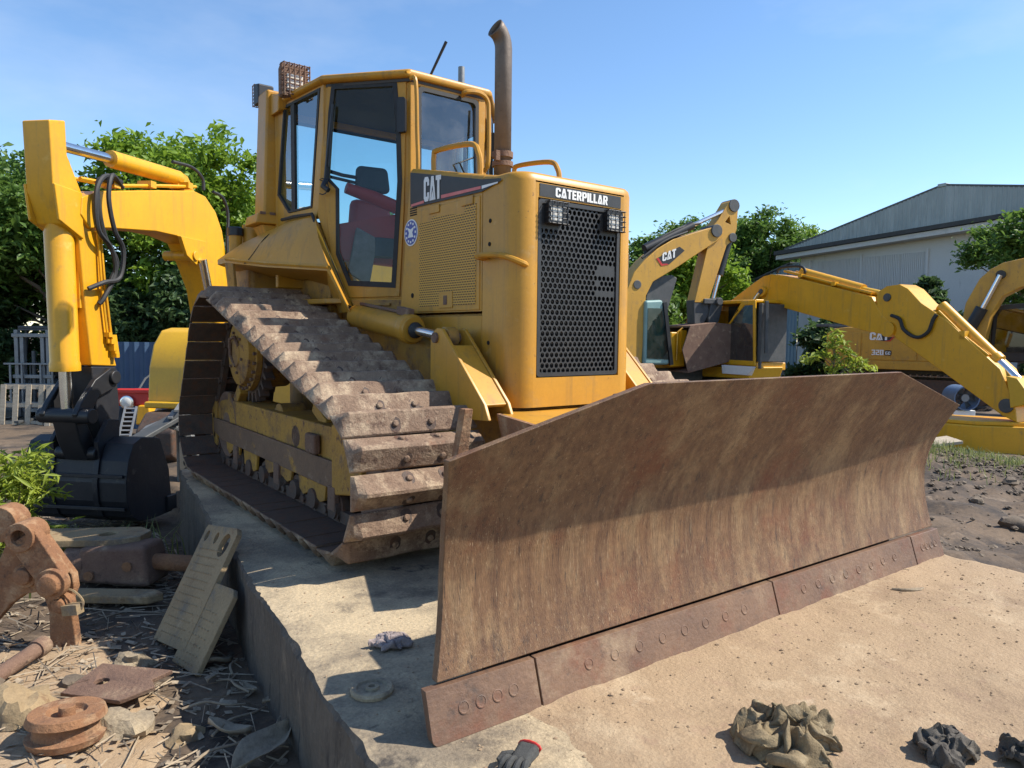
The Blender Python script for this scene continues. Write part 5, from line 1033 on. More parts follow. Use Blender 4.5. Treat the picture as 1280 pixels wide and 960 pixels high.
# ------------------------------------------------------------------ trees and shrubs
rng = np.random.default_rng(11)
def leaf_mesh(name, centers, spread, per, size, mat, parent, droop=.3, elong=2.2, up_bias=.5):
    C_ = np.repeat(np.asarray(centers), per, 0); n = len(C_)
    sp = np.repeat(np.asarray(spread).reshape(-1, 1)*np.ones((len(centers), 1)), per, 0)
    P = C_+rng.normal(0, 1, (n, 3))*sp*np.array([1, 1, .62])*.55
    nr = rng.normal(0, 1, (n, 3)); nr[:, 2] = np.abs(nr[:, 2])+up_bias; nr /= np.linalg.norm(nr, axis=1, keepdims=True)
    d = rng.normal(0, 1, (n, 3)); d[:, 2] -= droop; d -= nr*(d*nr).sum(1, keepdims=True); d /= np.linalg.norm(d, axis=1, keepdims=True)
    s_ = np.cross(nr, d); L = size*rng.uniform(.45, 1.6, (n, 1)); Wd = L/elong
    fold = nr*Wd*.28
    V = np.stack([P-d*L*.5, P+s_*Wd*.5+fold-d*L*.06, P+d*L*.5-nr*L*.08, P-s_*Wd*.5+fold-d*L*.06], 1).reshape(-1, 3)
    F = np.arange(n*4).reshape(-1, 4)[:, [0, 1, 2, 0, 2, 3]].reshape(-1, 3)
    me = bpy.data.meshes.new(name); me.vertices.add(n*4); me.vertices.foreach_set('co', V.ravel())
    me.loops.add(n*6); me.loops.foreach_set('vertex_index', F.ravel()); me.polygons.add(n*2)
    me.polygons.foreach_set('loop_start', np.arange(n*2)*3); me.update(); me.validate(); me.materials.append(mat)
    o = bpy.data.objects.new(name, me); COL.objects.link(o)
    if parent is not None: o.parent = parent
    return o
def tree(name, label, loc, h, rad, clumps, per, size, mat, group=None, base=.25, cat='tree', shape=1.0, elong=2.2, tr=.09):
    t = thing(name, label, cat, loc, 0, group)
    cs = []; sp = []
    H0 = h*base; ax = (h-H0)/2; mid = H0+ax
    lob = [(rng.normal(0, .45, 3)*np.array([rad, rad, ax]), rng.uniform(.45, .8)) for _ in range(9)]
    while len(cs) < clumps:
        c0, r0 = lob[rng.integers(len(lob))]
        d = rng.normal(0, 1, 3); d /= np.linalg.norm(d); rr = r0*rng.uniform(.55, 1.0)
        p = c0+d*rr*np.array([rad, rad, ax])*.75
        e = (p[0]/rad)**2+(p[1]/rad)**2+(p[2]/ax)**2
        if e > 1.15: continue
        cs.append((p[0], p[1], mid+p[2])); sp.append(rad*rng.uniform(.12, .24))
    leaf_mesh('crown', cs, sp, per, size, mat, t, elong=elong)
    mb = MB(); top = h*.75
    mb.tube([(0, 0, -.15), (.03*h*.3, 0, h*.2), (-.02*h, .01*h, h*.45), (.01*h, 0, top)], [tr*h*.35, tr*h*.26, tr*h*.17, tr*h*.05], 8)
    for k in rng.choice(len(cs), min(22, len(cs)), False):
        c = cs[k]; z0 = min(top*.9, max(h*.15, c[2]*.55)); mb.tube([(0, 0, z0), (c[0]*.4, c[1]*.4, z0+(c[2]-z0)*.6), c], [tr*h*.10, tr*h*.06, tr*h*.02], 5)
    mb.build('trunk', m_bark, t)
    return t
GL = 'trees behind the yard'
# left mass behind the excavator and forklift
tree('broadleaf_tree', 'tallest bright green tree behind the left excavator boom', (1.9, 14.6, GZ), 7.3, 2.1, 300, 78, .175, m_leafA, GL, .2)
tree('broadleaf_tree', 'bright green tree directly beside the bulldozer cab post', (3.5, 15.2, GZ), 5.6, 1.7, 220, 78, .17, m_leafA, GL, .2)
tree('broadleaf_tree', 'tall mid-green tree at the far left above the forklift', (-2.7, 17.5, GZ), 6.6, 2.3, 300, 78, .18, m_leafB, GL, .15)
tree('broadleaf_tree', 'tree with drooping dark leaves behind the upright excavator arm', (-.6, 15.9, GZ), 6.5, 2.0, 300, 78, .18, m_leafB, GL, .15)
tree('dense_shrub', 'dense dark shrub filling the space below the left excavator boom', (1.1, 13.3, GZ), 4.2, 1.7, 260, 70, .165, m_leafC, 'shrubs behind the yard', .03, 'shrub')
tree('dense_shrub', 'dense shrub directly behind the grey forklift mast', (-2.3, 16.8, GZ), 3.4, 1.7, 220, 70, .165, m_leafC, 'shrubs behind the yard', .03, 'shrub')
tree('dense_shrub', 'dense shrub behind the blue fence, left of the bulldozer track', (2.6, 16.2, GZ), 3.6, 1.5, 180, 70, .165, m_leafC, 'shrubs behind the yard', .03, 'shrub')
# beyond the bulldozer cab and hood
tree('broadleaf_tree', 'tree seen through the cab side window, behind the bulldozer', (5.9, 21.7, GZ), 6.4, 2.4, 200, 50, .24, m_leafB, GL, .08)
tree('broadleaf_tree', 'tree behind the cab door, mostly hidden by the bulldozer', (9.0, 23.1, GZ), 6.0, 2.4, 200, 50, .24, m_leafB, GL, .08)
tree('broadleaf_tree', 'tree seen through the cab door glass behind the headrest', (9.6, 20.2, GZ), 6.6, 2.4, 200, 50, .24, m_leafB, GL, .08)
tree('broadleaf_tree', 'tree behind the cab front window, hidden by the hood', (12.7, 21.6, GZ), 7.2, 2.4, 200, 50, .24, m_leafB, GL, .08)
tree('broadleaf_tree', 'tree hidden behind the hood, just left of the exhaust pipe', (16.1, 22.8, GZ), 7.2, 2.4, 200, 50, .24, m_leafB, GL, .08)
tree('broadleaf_tree', 'small leafy treetop rising behind the exhaust pipe', (13.3, 16.4, GZ), 7.6, 2.0, 200, 60, .22, m_leafB, GL, .25)
tree('broadleaf_tree', 'treetop showing just over the bulldozer hood front', (15.6, 16.2, GZ), 7.2, 2.1, 200, 60, .22, m_leafB, GL, .25)
tree('broadleaf_tree', 'leafy tree directly right of the bulldozer grille, behind the raised boom', (15.9, 13.5, GZ), 6.4, 2.0, 260, 60, .22, m_leafB, GL, .15)
tree('broadleaf_tree', 'mid-green tree between the raised boom and its hanging stick', (19.5, 14.0, GZ), 6.0, 2.2, 240, 60, .23, m_leafA, GL, .1)
tree('broadleaf_tree', 'rounded tree rising above the lean-to, left of the warehouse gable', (32.5, 24.5, GZ), 8.9, 3.2, 320, 70, .27, m_leafB, GL, .15)
tree('broadleaf_tree', 'tree between the hanging bucket stick and the lean-to roof', (28.0, 24.0, GZ), 8.0, 2.8, 300, 70, .27, m_leafB, GL, .12)
tree('broadleaf_tree', 'tree whose low crown meets the warehouse gable end', (40.5, 27.5, GZ), 10.0, 2.8, 260, 70, .27, m_leafB, GL, .15)
tree('broadleaf_tree', 'tall tree filling the gap directly left of the warehouse gable', (42.3, 25.7, GZ), 10.4, 2.9, 300, 70, .28, m_leafB, GL, .1)
tree('broadleaf_tree', 'distant treetop peeking over the lower gable slope', (48.5, 26.5, GZ), 10.6, 3.0, 260, 60, .3, m_leafA, GL, .2)
tree('broadleaf_tree', 'distant tree behind the lean-to roof, nearest the raised stick', (46.9, 30.8, GZ), 11.0, 3.4, 300, 60, .34, m_leafB, GL, .1)
tree('broadleaf_tree', 'distant tree behind the middle of the lean-to roof', (49.2, 29.1, GZ), 11.2, 3.2, 300, 60, .34, m_leafA, GL, .1)
tree('dense_shrub', 'bright shrub below the raised stick, behind the worn bucket', (22.5, 14.0, GZ), 4.1, 1.9, 200, 36, .3, m_leafA, 'shrubs behind the yard', .05, 'shrub')
tree('dense_shrub', 'dark shrub in shade under the long yellow boom', (22.0, 9.6, GZ), 2.9, 1.5, 200, 36, .24, m_leafC, 'shrubs behind the yard', .05, 'shrub')
tree('dense_shrub', 'dark shrub against the warehouse wall above the yellow boom', (30.5, 9.7, GZ), 4.9, .95, 90, 30, .28, m_leafC, 'shrubs behind the yard', .45, 'shrub')
tree('dense_shrub', 'brownish shrub at the wall beside the far raised boom', (29.6, 7.3, GZ), 3.9, 1.0, 90, 30, .26, m_leafC, 'shrubs behind the yard', .4, 'shrub')
tree('broadleaf_tree', 'layered tree at the far right edge before the warehouse', (27.3, 5.1, GZ), 6.6, 2.0, 170, 70, .19, m_leafB, GL, .42)
tree('dense_shrub', 'low dark shrub at the far right behind the numbered excavator', (27.5, 3.6, GZ), 2.4, 1.6, 140, 36, .24, m_leafC, 'shrubs behind the yard', .05, 'shrub')
# sapling behind the blade
sp_ = thing('sapling', 'young sapling with drooping yellow-green leaves rising behind the blade top', 'sapling', (7.75, 1.33, gh(7.75, 1.33)-.02))
cs = [(0, 0, 1.72), (.08, -.03, 1.62), (-.06, .03, 1.55), (.14, -.10, 1.48), (-.28, .16, 1.38), (-.16, .10, 1.42), (-.38, .22, 1.34), (.22, -.16, 1.36), (.36, -.22, 1.30), (.12, -.06, 1.28), (.0, 0, 1.38), (-.05, .02, 1.2), (.26, -.18, 1.22), (.08, -.05, 1.08), (-.04, .0, 1.0), (.44, -.28, 1.24)]
leaf_mesh('crown', cs, .10, 34, .10, m_leafD, sp_, droop=.9, elong=2.8)
mb = MB(); mb.tube([(0, 0, 0), (.02, 0, .6), (0, 0, 1.2), (0, 0, 1.7)], [.018, .014, .01, .004], 6)
for c in cs[1:]: mb.tube([(0, 0, c[2]-.16), (c[0]*.6, c[1]*.6, c[2]+.01), c], [.007, .005, .003], 4)
mb.build('trunk', m_bark, sp_)
# utility pole behind the cab
mb = MB(); mb.cyl((0, 0, -.3), (0, 0, 9.3), .13, 12, .09); up_ = thing('utility_pole', 'slim grey utility pole showing above the bulldozer cab roof', 'pole', (8.49, 12.8, GZ)); mb.build('pole', m_grey, up_)
g = MB(); g.tube([(0, 0, 8.85), (-.25, .1, 8.6)], .012, 5); g.cyl((-.1, .05, 8.7), (-.1, .05, 8.78), .03, 8); g.build('wire_stub', m_black, up_)

# ------------------------------------------------------------------ left background: fence, forklift, pallets, red walking tractor
def gl(x, y): return gh(x, y)
fn = thing('sheet_fence', 'blue corrugated sheet fence seen left of the bulldozer track', 'fence', (-.05, 11.6, gl(-.05, 11.6)-.05), -.645)
for k in range(-1, 3):
    n = 12; v = []
    for i in range(n+1): x = k*.8+.8*i/n; y = (.05 if i % 3 == 1 else 0); v += [(x, -y, 0), (x, -y, 1.78)]
    mb = MB(); mb.add(v, [(2*i, 2*i+2, 2*i+3, 2*i+1) for i in range(n)]); mb.build('sheet', m_bluefence, fn, smooth=0)
mb = MB(); mb.box(-.8, 2.4, .02, .08, .9, .98); mb.build('rail', m_grey, fn)

FK = thing('forklift', 'grey forklift with a tall mast and cab guard parked at the left edge', 'forklift', (-1.5, 14.55, gl(-1.5, 14.5)), -.62)
for x in (-.34, -.22, .22, .34):
    g = MB(); g.box(x-.04, x+.04, -.06, .06, .05, 1.96 if abs(x) > .3 else 1.84); g.build('mast_rail', m_grey, FK, bevel=.008)
for z_ in (.16, .9, 1.8): g = MB(); g.box(-.42, .42, -.08, .04, z_, z_+.08); g.build('mast_crossbar', m_grey, FK, bevel=.01)
g = MB(); g.cyl((0, 0, .2), (0, 0, 1.5), .04, 12); g.cyl((-.08, 0, .2), (-.08, 0, 1.2), .02, 8); g.build('lift_ram', m_dkgrey, FK)
for x in (-.45, -.2, .2, .45):
    g = MB(); g.box(x-.02, x+.02, -.12, -.09, .35, 1.22); g.build('backrest_bar', m_grey, FK, bevel=.005)
for z in (.35, 1.2, .75): g = MB(); g.box(-.58, .58, -.125, -.085, z, z+.04); g.build('backrest_rail', m_grey, FK, bevel=.005)
for x in (-.28, .28): g = MB(); g.box(x-.05, x+.05, -1.1, -.1, .04, .09); g.box(x-.05, x+.05, -.14, -.09, .04, .6); g.build('fork', m_dkgrey, FK, bevel=.008)
g = MB(); g.box(-.5, .5, .3, 1.9, .25, .85); g.build('body', m_dkgrey, FK, bevel=.06)
g = MB(); g.box(-.5, .5, 1.5, 2.1, .25, 1.1); g.build('counterweight', m_grey, FK, bevel=.1)
for x in (-.46, .46):
    for y in (.35, 1.7): g = MB(); g.bar((x, y, .8), (x*.95, y+(.15 if y < 1 else -.1), 1.98), .06, .06); g.build('guard_post', m_dkgrey, FK, bevel=.008)
g = MB(); g.box(-.52, .52, .3, 1.75, 1.97, 2.02); g.box(-.52, .52, .3, .36, 1.94, 2.05); g.build('overhead_guard', m_dkgrey, FK, bevel=.015)
g = MB(); g.box(-.25, .25, .95, 1.4, .85, 1.0); g.box(-.25, .25, 1.35, 1.45, .95, 1.45); g.build('seat', m_black, FK, bevel=.04)
g = MB(); g.tube([(.18*math.cos(R(a)), .62+.06*math.sin(R(a)), 1.2+.16*math.sin(R(a))) for a in range(0, 361, 30)], .014, 6, False); g.bar((0, .7, .85), (0, .62, 1.2), .04, .04); g.build('steering_wheel', m_black, FK)
for x in (-.45, .45):
    for y in (.5, 1.7): g = MB(); g.lathe((x-.1, y, .28), (1, 0, 0), [(0, .14), (0, .26), (.03, .28), (.17, .28), (.2, .26), (.2, .14)], 18); g.build('wheel', m_rubber, FK)
for x in (.18, -.3): g = MB(); g.box(x-.06, x+.06, -.13, -.09, .48, .60); g.build('orange_lamp', m_rust, FK, bevel=.01)

def pallet(label, loc, rz, tilt, n):
    t = thing('wooden_pallet', label, 'pallet', loc, rz, 'wooden pallets by the forklift'); t.rotation_euler = (tilt, 0, rz)
    w_ = 1.15
    for k in range(n): x = -w_/2+.055+(w_-.11)*k/(n-1); g = MB(); g.box(x-.055, x+.055, -.012, .010, 0, .85); g.build('slat', m_wood, t, bevel=.004)
    for z in (.05, .42, .80): g = MB(); g.box(-w_/2, w_/2, .012, .09, z-.045, z+.045); g.build('stringer', m_wood, t, bevel=.004)
    return t
pallet('pale wooden pallet standing on edge in front of the forklift, nearer the arm', (-.98, 12.9, gl(-1, 12.9)-.02), -.62, -.16, 4)
pallet('pale wooden pallet standing on edge at the left edge before the forklift', (-1.72, 13.55, gl(-1.7, 13.5)-.02), -.62, -.12, 5)

RT = thing('walking_tractor', 'small red walking tractor with a round headlight behind the excavator arm', 'small tractor', (-.30, 9.93, gl(-.3, 9.9)), -.62)
g = MB(); g.box(-.30, .30, -.1, .55, .52, .80); b_ = g.build('hood', m_red, RT, bevel=.05)
g = MB(); g.box(-.34, .34, -.16, .1, .76, .83); g.build('front_rack', m_red, RT, bevel=.015)
g = MB(); g.lathe((-.08, -.12, .60), (0, -1, 0), [(0, .05), (.0, .12), (.05, .12), (.06, .10), (.045, .03)], 20); hl = g.build('headlight', m_chrome, RT)
g = MB(); g.lathe((-.08, -.175, .60), (0, -1, 0), [(0, .095), (.012, .08), (.02, .02)], 18); g.build('lens', m_lens, hl)
g = MB(); g.hexa([(.06, -.18, .2), (.36, -.18, .2), (.36, .1, .2), (.06, .1, .2), (.10, -.16, .55), (.30, -.16, .55), (.30, .1, .55), (.10, .1, .55)]); g.build('yellow_guard', m_exc, RT, bevel=.03)
for x in (-.28, .28): g = MB(); g.lathe((x-.06, .15, .24), (1, 0, 0), [(0, .1), (0, .22), (.02, .24), (.1, .24), (.12, .22), (.12, .1)], 18); g.build('wheel', m_rubber, RT)
g = MB(); g.tube([(-.2, .5, .75), (-.25, .9, .95), (-.3, 1.2, 1.0)], .02, 6); g.tube([(.2, .5, .75), (.25, .9, .95), (.3, 1.2, 1.0)], .02, 6); g.build('handlebar', m_dkgrey, RT)
# ladder-like grating, dark beam and loose track chain beside the bucket
LD = thing('steel_ladder', 'pale steel ladder section leaning by the red walking tractor', 'ladder', (-.62, 9.2, gl(-.6, 9.2)), -.5); LD.rotation_euler = (R(-35), 0, -.5)
for x in (-.09, .09): g = MB(); g.box(x-.015, x+.015, -.015, .015, 0, .62); g.build('rail', m_grey, LD)
for k in range(7): g = MB(); g.box(-.09, .09, -.01, .01, .06+k*.085, .085+k*.085); g.build('rung', m_grey, LD)
DB = thing('steel_beam', 'dark flat steel beam lying slanted between the bucket and the track', 'beam', (-1.50, 3.25, -.34), 0)
g = MB(); g.bar((0, 0, .42), (.62, .45, .66), .17, .05); g.box(-.06, .04, -.06, .06, -.1, .45); g.box(.5, .6, .35, .45, -.1, .6); g.build('beam', m_dkgrey, DB, bevel=.012)
CH = thing('track_chain', 'loose grey track chain piled between the bucket and the slab', 'track chain', (-1.12, 3.7, -.42), -.3)
for k in range(9):
    a = R(-20+k*22); c = Vector((.30*math.cos(a), .05, .30+.30*math.sin(a))); t = Vector((-math.sin(a), 0, math.cos(a)))
    g = MB(); g.bar(c-t*.07, c+t*.07, .22, .055, (math.cos(a), 0, math.sin(a))); g.cyl(c+Vector((0, -.13, 0)), c+Vector((0, .13, 0)), .03, 8); g.build('chain_link', m_grey, CH, bevel=.008)
for k in range(6):
    g = MB(); g.bar((-.15+k*.06, -.25, .42+.07*k), (-.15+k*.06, .25, .44+.07*k), .05, .025); g.build('track_plate', m_grey, CH, bevel=.004)

# ------------------------------------------------------------------ right middle ground
YB = thing('yellow_steel_box', 'low yellow steel box with a flat lid on the ground below the right stick', 'steel box', (11.1, .55, gh(11.1, .5)-.02), -.93)
g = MB(); g.prism([(-.95, .0, 0), (-.15, -.45, 0), (1.1, -.35, 0), (1.2, .6, 0), (-.7, .8, 0)], (0, 0, .48)); g.build('body', m_exc, YB, bevel=.03)
g = MB(); g.prism([(-.98, .02, .485), (-.15, -.40, .485), (.75, -.33, .485), (.78, .5, .485), (-.72, .78, .485)], (0, 0, .06)); g.build('lid', m_exc, YB, bevel=.012)
g = MB(); g.box(.9, 1.35, -.42, .3, .05, .28); g.build('rubber_foot', m_rubber, YB, bevel=.03)
FA = thing('axial_fan', 'blue drum fan on a stand in front of the far excavator track', 'fan', (15.9, 2.65, gh(15.9, 2.65)), -.75); FA.scale = (.8, .8, .8)
g = MB(); g.plate([(.36*math.cos(R(a)), -.3, .72+.36*math.sin(R(a))) for a in range(0, 360, 12)], [[(.325*math.cos(R(a)), -.3, .72+.325*math.sin(R(a))) for a in range(0, 360, 12)]], (0, .75, 0)); g.build('drum', m_bluefan, FA)
g = MB(); g.lathe((0, -.2, .72), (0, 1, 0), [(0, .02), (0, .11), (.3, .11), (.3, .02)], 16); g.build('motor', m_grey, FA)
for k in range(6):
    a = R(60*k); d = Vector((math.cos(a), 0, math.sin(a))); q = Vector((-math.sin(a), 0, math.cos(a))); c = Vector((0, -.1, .72)); g = MB(); g.hexa([c+d*.1-q*.04+Vector((0, -.03, 0)), c+d*.31-q*.10+Vector((0, -.05, 0)), c+d*.31+q*.10+Vector((0, .05, 0)), c+d*.1+q*.04+Vector((0, .03, 0))]+[p+Vector((0, .012, 0)) for p in (c+d*.1-q*.04+Vector((0, -.03, 0)), c+d*.31-q*.10+Vector((0, -.05, 0)), c+d*.31+q*.10+Vector((0, .05, 0)), c+d*.1+q*.04+Vector((0, .03, 0)))]); g.build('blade', m_dkgrey, FA)
g = MB(); g.box(-.3, .3, -.2, .35, 0, .36); g.build('stand', m_white, FA, bevel=.02)
for k, (x, y, rz, lb) in enumerate(((9.6, .95, -.5, 'grey weathered plank leaning beside the yellow box, upper of the two'), (9.3, .75, -.6, 'grey weathered plank lying by the grass, lower of the two'))):
    mb = MB(); mb.box(-.7, .7, -.09, .09, 0, .05); o = mb.build('plank', m_wood, None, bevel=.006); o.location = (x, y, gh(x, y)+.06-.03*k); o.rotation_euler = (.1, -.12, rz); tag(o, lb, 'plank', 'planks by the yellow box')

# rubble, gravel and litter: countless
def rocks(name, pts, mat):
    V = []; F = []
    for (x, y, z, s) in pts:
        o = len(V); q = Vector((random.random(), random.random(), random.random()))*20
        base = [(1, 0, 0), (-1, 0, 0), (0, 1, 0), (0, -1, 0), (0, 0, 1), (0, 0, -1)]
        ex = [(a, b, c) for a in (-.6, .6) for b in (-.6, .6) for c in (-.55, .55)]
        for p in base+ex:
            k = s*(.75+.5*random.random()); V.append((x+p[0]*k*1.15, y+p[1]*k, z+p[2]*k*.6))
        # octahedron faces split by the corner points
        for a in range(2):
            for b in range(2):
                for c in range(2):
                    e = o+6+a*4+b*2+c; X, Y, Z = o+(1-a), o+2+(1-b), o+4+(1-c)
                    F += [(X, Y, e), (Y, Z, e), (Z, X, e)]
    me = bpy.data.meshes.new(name); me.from_pydata(V, [], F); me.update(); fixnormals(me); me.materials.append(mat)
    o = bpy.data.objects.new(name, me); COL.objects.link(o); return o
pts = []
for _ in range(1700):
    x = 2.0+abs(random.gauss(0, 1))*4.5; y = random.uniform(-3.6, 3.0)*(.5+x/9); s = random.choice((.008, .012, .016, .022, .03))*random.uniform(.7, 1.3)
    pts.append((x, y, gh(x, y)+s*.15, s))
for _ in range(1200):
    x = random.gauss(8.6, 1.4); y = random.gauss(-.9, .55); s = random.uniform(.015, .045); pts.append((x, y, gh(x, y)+s*.2, s))
for _ in range(260):
    x = 1.42+abs(random.gauss(0, .18)); y = random.uniform(-4, -2.3); s = random.uniform(.012, .035); pts.append((x, y, sand_fn(x, y)[2]+s*.2 if x < 1.6 else gh(x, y)+s*.2, s))
kind(rocks('rubble', pts, m_stone), 'stuff')
pts = []
for _ in range(900):
    x = random.uniform(-3.6, -1.5); y = random.uniform(-2.6, 4.5); s = random.uniform(.006, .022); pts.append((x, y, gh(x, y)+s*.1, s))
kind(rocks('gravel', pts, m_stone), 'stuff')
pts = []
for _ in range(2200):
    x = random.uniform(-1.7, 1.38); y = random.uniform(-4.6, -2.2); s = random.uniform(.0012, .004)*random.choice((1, 1, 1, 1.8)); pts.append((x, y, max(0, sand_fn(x, y)[2])+s*.2, s))
for _ in range(160):
    y = random.uniform(-2.6, -.2); x = random.uniform(edge_left(y)+.05, -1.0); s = random.uniform(.0015, .005); pts.append((x, y, s*.2, s))
kind(rocks('grit', pts, m_grit), 'stuff')
rock_spots = [(3.9, -2.35, .10, 'biggest brown rock on the mud right of the blade'), (4.8, -1.75, .07, 'brown rock on the mud nearer the grass mound'), (3.1, -2.75, .06, 'small rock at the dark mud edge beside the blade'), (6.4, -1.5, .08, 'pale rock among the rubble by the grass mound'), (2.6, -3.1, .07, 'rock half sunk in dark mud at the right edge'), (-1.72, .95, .10, 'rounded grey stone on the litter beside the slab face'), (-2.05, 2.5, .12, 'pale round stone beside the bucket, left of it')]
for x, y, s, lb in rock_spots:
    mb = MB(); n = 10; v = []; f = []
    for i in range(1, 7):
        for j in range(n):
            th = math.pi*i/7; ph = 2*math.pi*j/n; d = Vector((math.sin(th)*math.cos(ph), math.sin(th)*math.sin(ph), math.cos(th))); k = s*(.8+.45*noise.noise(d*1.7+Vector((x, y, 0)))); v.append((d.x*k*1.35, d.y*k, d.z*k*.72))
    f = [(i*n+j, i*n+(j+1) % n, (i+1)*n+(j+1) % n, (i+1)*n+j) for i in range(5) for j in range(n)]+[tuple(range(n)), tuple(range(5*n, 6*n))]
    mb.add(v, f); o = mb.build('rock', m_stone, None, smooth=35); o.location = (x, y, gh(x, y)+s*.35); o.rotation_euler.z = random.random()*6; tag(o, lb, 'rock', 'loose rocks')

# grass: blades on the mound, along the left and by the bucket
def grass(name, spots, mat, hmin, hmax, wd=.006):
    V = []; F = []
    for x, y in spots:
        z = gh(x, y)-.01; h = random.uniform(hmin, hmax); a = random.uniform(0, 6.283); l = random.uniform(.15, .75)*h; dx, dy = math.cos(a)*l, math.sin(a)*l; o = len(V); wx, wy = -math.sin(a)*wd, math.cos(a)*wd
        V += [(x-wx, y-wy, z), (x+wx, y+wy, z), (x+dx*.35+wx*.8, y+dy*.35+wy*.8, z+h*.62), (x+dx*.35-wx*.8, y+dy*.35-wy*.8, z+h*.62), (x+dx, y+dy, z+h*.92)]
        F += [(o, o+1, o+2, o+3), (o+3, o+2, o+4)]
    me = bpy.data.meshes.new(name); me.from_pydata(V, [], F); me.update(); me.materials.append(mat); o = bpy.data.objects.new(name, me); COL.objects.link(o); return kind(o, 'stuff')
grass('grass', [(random.gauss(7.7, .95), random.gauss(.0, .6)) for _ in range(1900)]+[(random.gauss(8.8, .6), random.gauss(-.8, .25)) for _ in range(400)], m_grass, .03, .20, .006)
grass('grass', [(random.gauss(-2.32, .17), random.gauss(1.35, .3)) for _ in range(420)]+[(random.gauss(-2.0, .3), random.gauss(1.2, .16)) for _ in range(160)], m_grass, .12, .42, .006)

# ------------------------------------------------------------------ left foreground
RTV = (.796, -.605)     # direction along the row of scrap at the left edge
rz_s = math.atan2(RTV[1], RTV[0])
# leafy plant at the left edge
PL = thing('leafy_plant', 'yellow-green narrow-leaved plant at the left edge beside the dark bucket', 'plant', (-2.62, 1.45, gh(-2.62, 1.45)))
cs = [(random.gauss(0, .16), random.gauss(0, .16), .30+.62*random.random()) for _ in range(90)]
leaf_mesh('foliage', cs, .09, 28, .10, m_leafD, PL, droop=-.5, elong=5.5)
mb = MB()
for c in cs[:26]: mb.tube([(c[0]*.15, c[1]*.15, 0), (c[0]*.6, c[1]*.6, c[2]*.6), c], [.007, .005, .003], 4)
mb.build('stem', m_bark, PL)
# rusty linkage standing at the left edge
LK = thing('rusty_linkage', 'rusty steel linkage of two pinned bars standing at the left edge', 'linkage', (-2.53, -.20, gh(-2.53, -.2)-.02), rz_s)
zb = .43+.02
px = lambda x, y: ((x-38)*.00397, 1.157-(y-406)*.00397-LK.location.z)
def ppoly(pl): return [px(*p) for p in pl]
g = MB(); g.plate([(x, 0, z) for x, z in ppoly([(16, 652), (30, 645), (48, 652), (90, 712), (92, 730), (86, 745), (92, 800), (90, 828), (58, 828), (58, 760), (50, 734), (30, 738), (10, 752), (-10, 775), (-30, 770), (-20, 730), (0, 690)])], [], (0, .05, 0)); lk = g.build('side_plate', m_rust, LK, bevel=.008)
g = MB(); a = px(38, 660); b = px(76, 717); d = Vector((b[0]-a[0], 0, b[1]-a[1])).normalized(); q = Vector((d.z, 0, -d.x))*.075
A = Vector((a[0], -.07, a[1])); B = Vector((b[0], -.07, b[1]))
g.prism([A-q, A+q, B+q*.9, B-q*.9], (0, .065, 0)); g.build('link_bar', m_rust, LK, bevel=.012)
g = MB(); g.plate([(a[0]+.072*math.cos(R(t)), -.085, a[1]+.072*math.sin(R(t))) for t in range(0, 360, 18)], [[(a[0]+.038*math.cos(R(t)), -.085, a[1]+.038*math.sin(R(t))) for t in range(0, 360, 18)]], (0, .135, 0)); g.build('pin_boss', m_rust, LK, bevel=.006)
g = MB(); g.cyl((a[0], .04, a[1]), (a[0], .06, a[1]), .045, 16); g.build('bore', m_void, LK)
for (bx, by, r_) in ((76, 717, .075), (36, 711, .06), (80, 747, .05)):
    c = px(bx, by); g = MB(); g.lathe((c[0], -.02 if by != 717 else -.075, c[1]), (0, -1, 0), [(-.03, r_), (.02, r_), (.02, r_*.72), (.045, r_*.66), (.05, r_*.4), (.05, .002)], 20); g.build('pin_head', m_rust, LK, bevel=.004)
g = MB(); c = px(8, 664); g.cyl((c[0]-.12, .1, c[1]), (c[0]+.12, .0, c[1]+.02), .035, 12); g.lathe((c[0]-.05, .14, c[1]+.05), (0, -1, 0), [(0, .04), (0, .09), (.12, .09), (.12, .04)], 18); g.build('cross_pin', m_rust, LK, bevel=.004)
g = MB(); c = px(92, 742); g.tube(spline([(c[0]-.03, -.03, c[1]+.06), (c[0]+.03, -.05, c[1]+.05), (c[0]+.07, -.05, c[1]-.0), (c[0]+.05, -.05, c[1]-.06)], 5), .006, 5); g.bar((c[0]-.02, -.05, c[1]-.04), (c[0]+.06, -.06, c[1]-.03), .05, .05); g.build('split_pin', m_plate, LK)
# hydraulic breaker body lying behind it
HB = thing('hydraulic_breaker', 'rusty block and rod of a hydraulic breaker lying beside the slab', 'machine part', (-2.0, .42, gh(-2, .42)), rz_s)
g = MB(); g.hexa([(-.26, -.10, .05), (.18, -.12, .03), (.20, .14, .03), (-.24, .14, .05), (-.26, -.08, .26), (.15, -.10, .28), (.17, .12, .28), (-.24, .12, .26)]); hb = g.build('body', m_rustd, HB, bevel=.03)
g = MB(); g.cyl((.15, 0, .16), (.62, .04, .12), .05, 14); g.build('rod', m_rust, HB)
g = MB(); g.cyl((-.36, -.02, .15), (-.24, 0, .15), .10, 14); g.build('collar', m_rustd, HB, bevel=.01)
for x in (-.18, .05): g = MB(); g.lathe((x, -.095, .1+.06*(x > 0)), (0, -1, 0), [(0, .03), (.02, .03), (.02, .002)], 8); g.build('bolt', m_rust, hb)
SP = thing('flat_steel_bracket', 'flat tan steel bracket with a rounded end resting on the rusty breaker', 'bracket', (-2.12, .66, gh(-2.1, .66)+.235), rz_s)
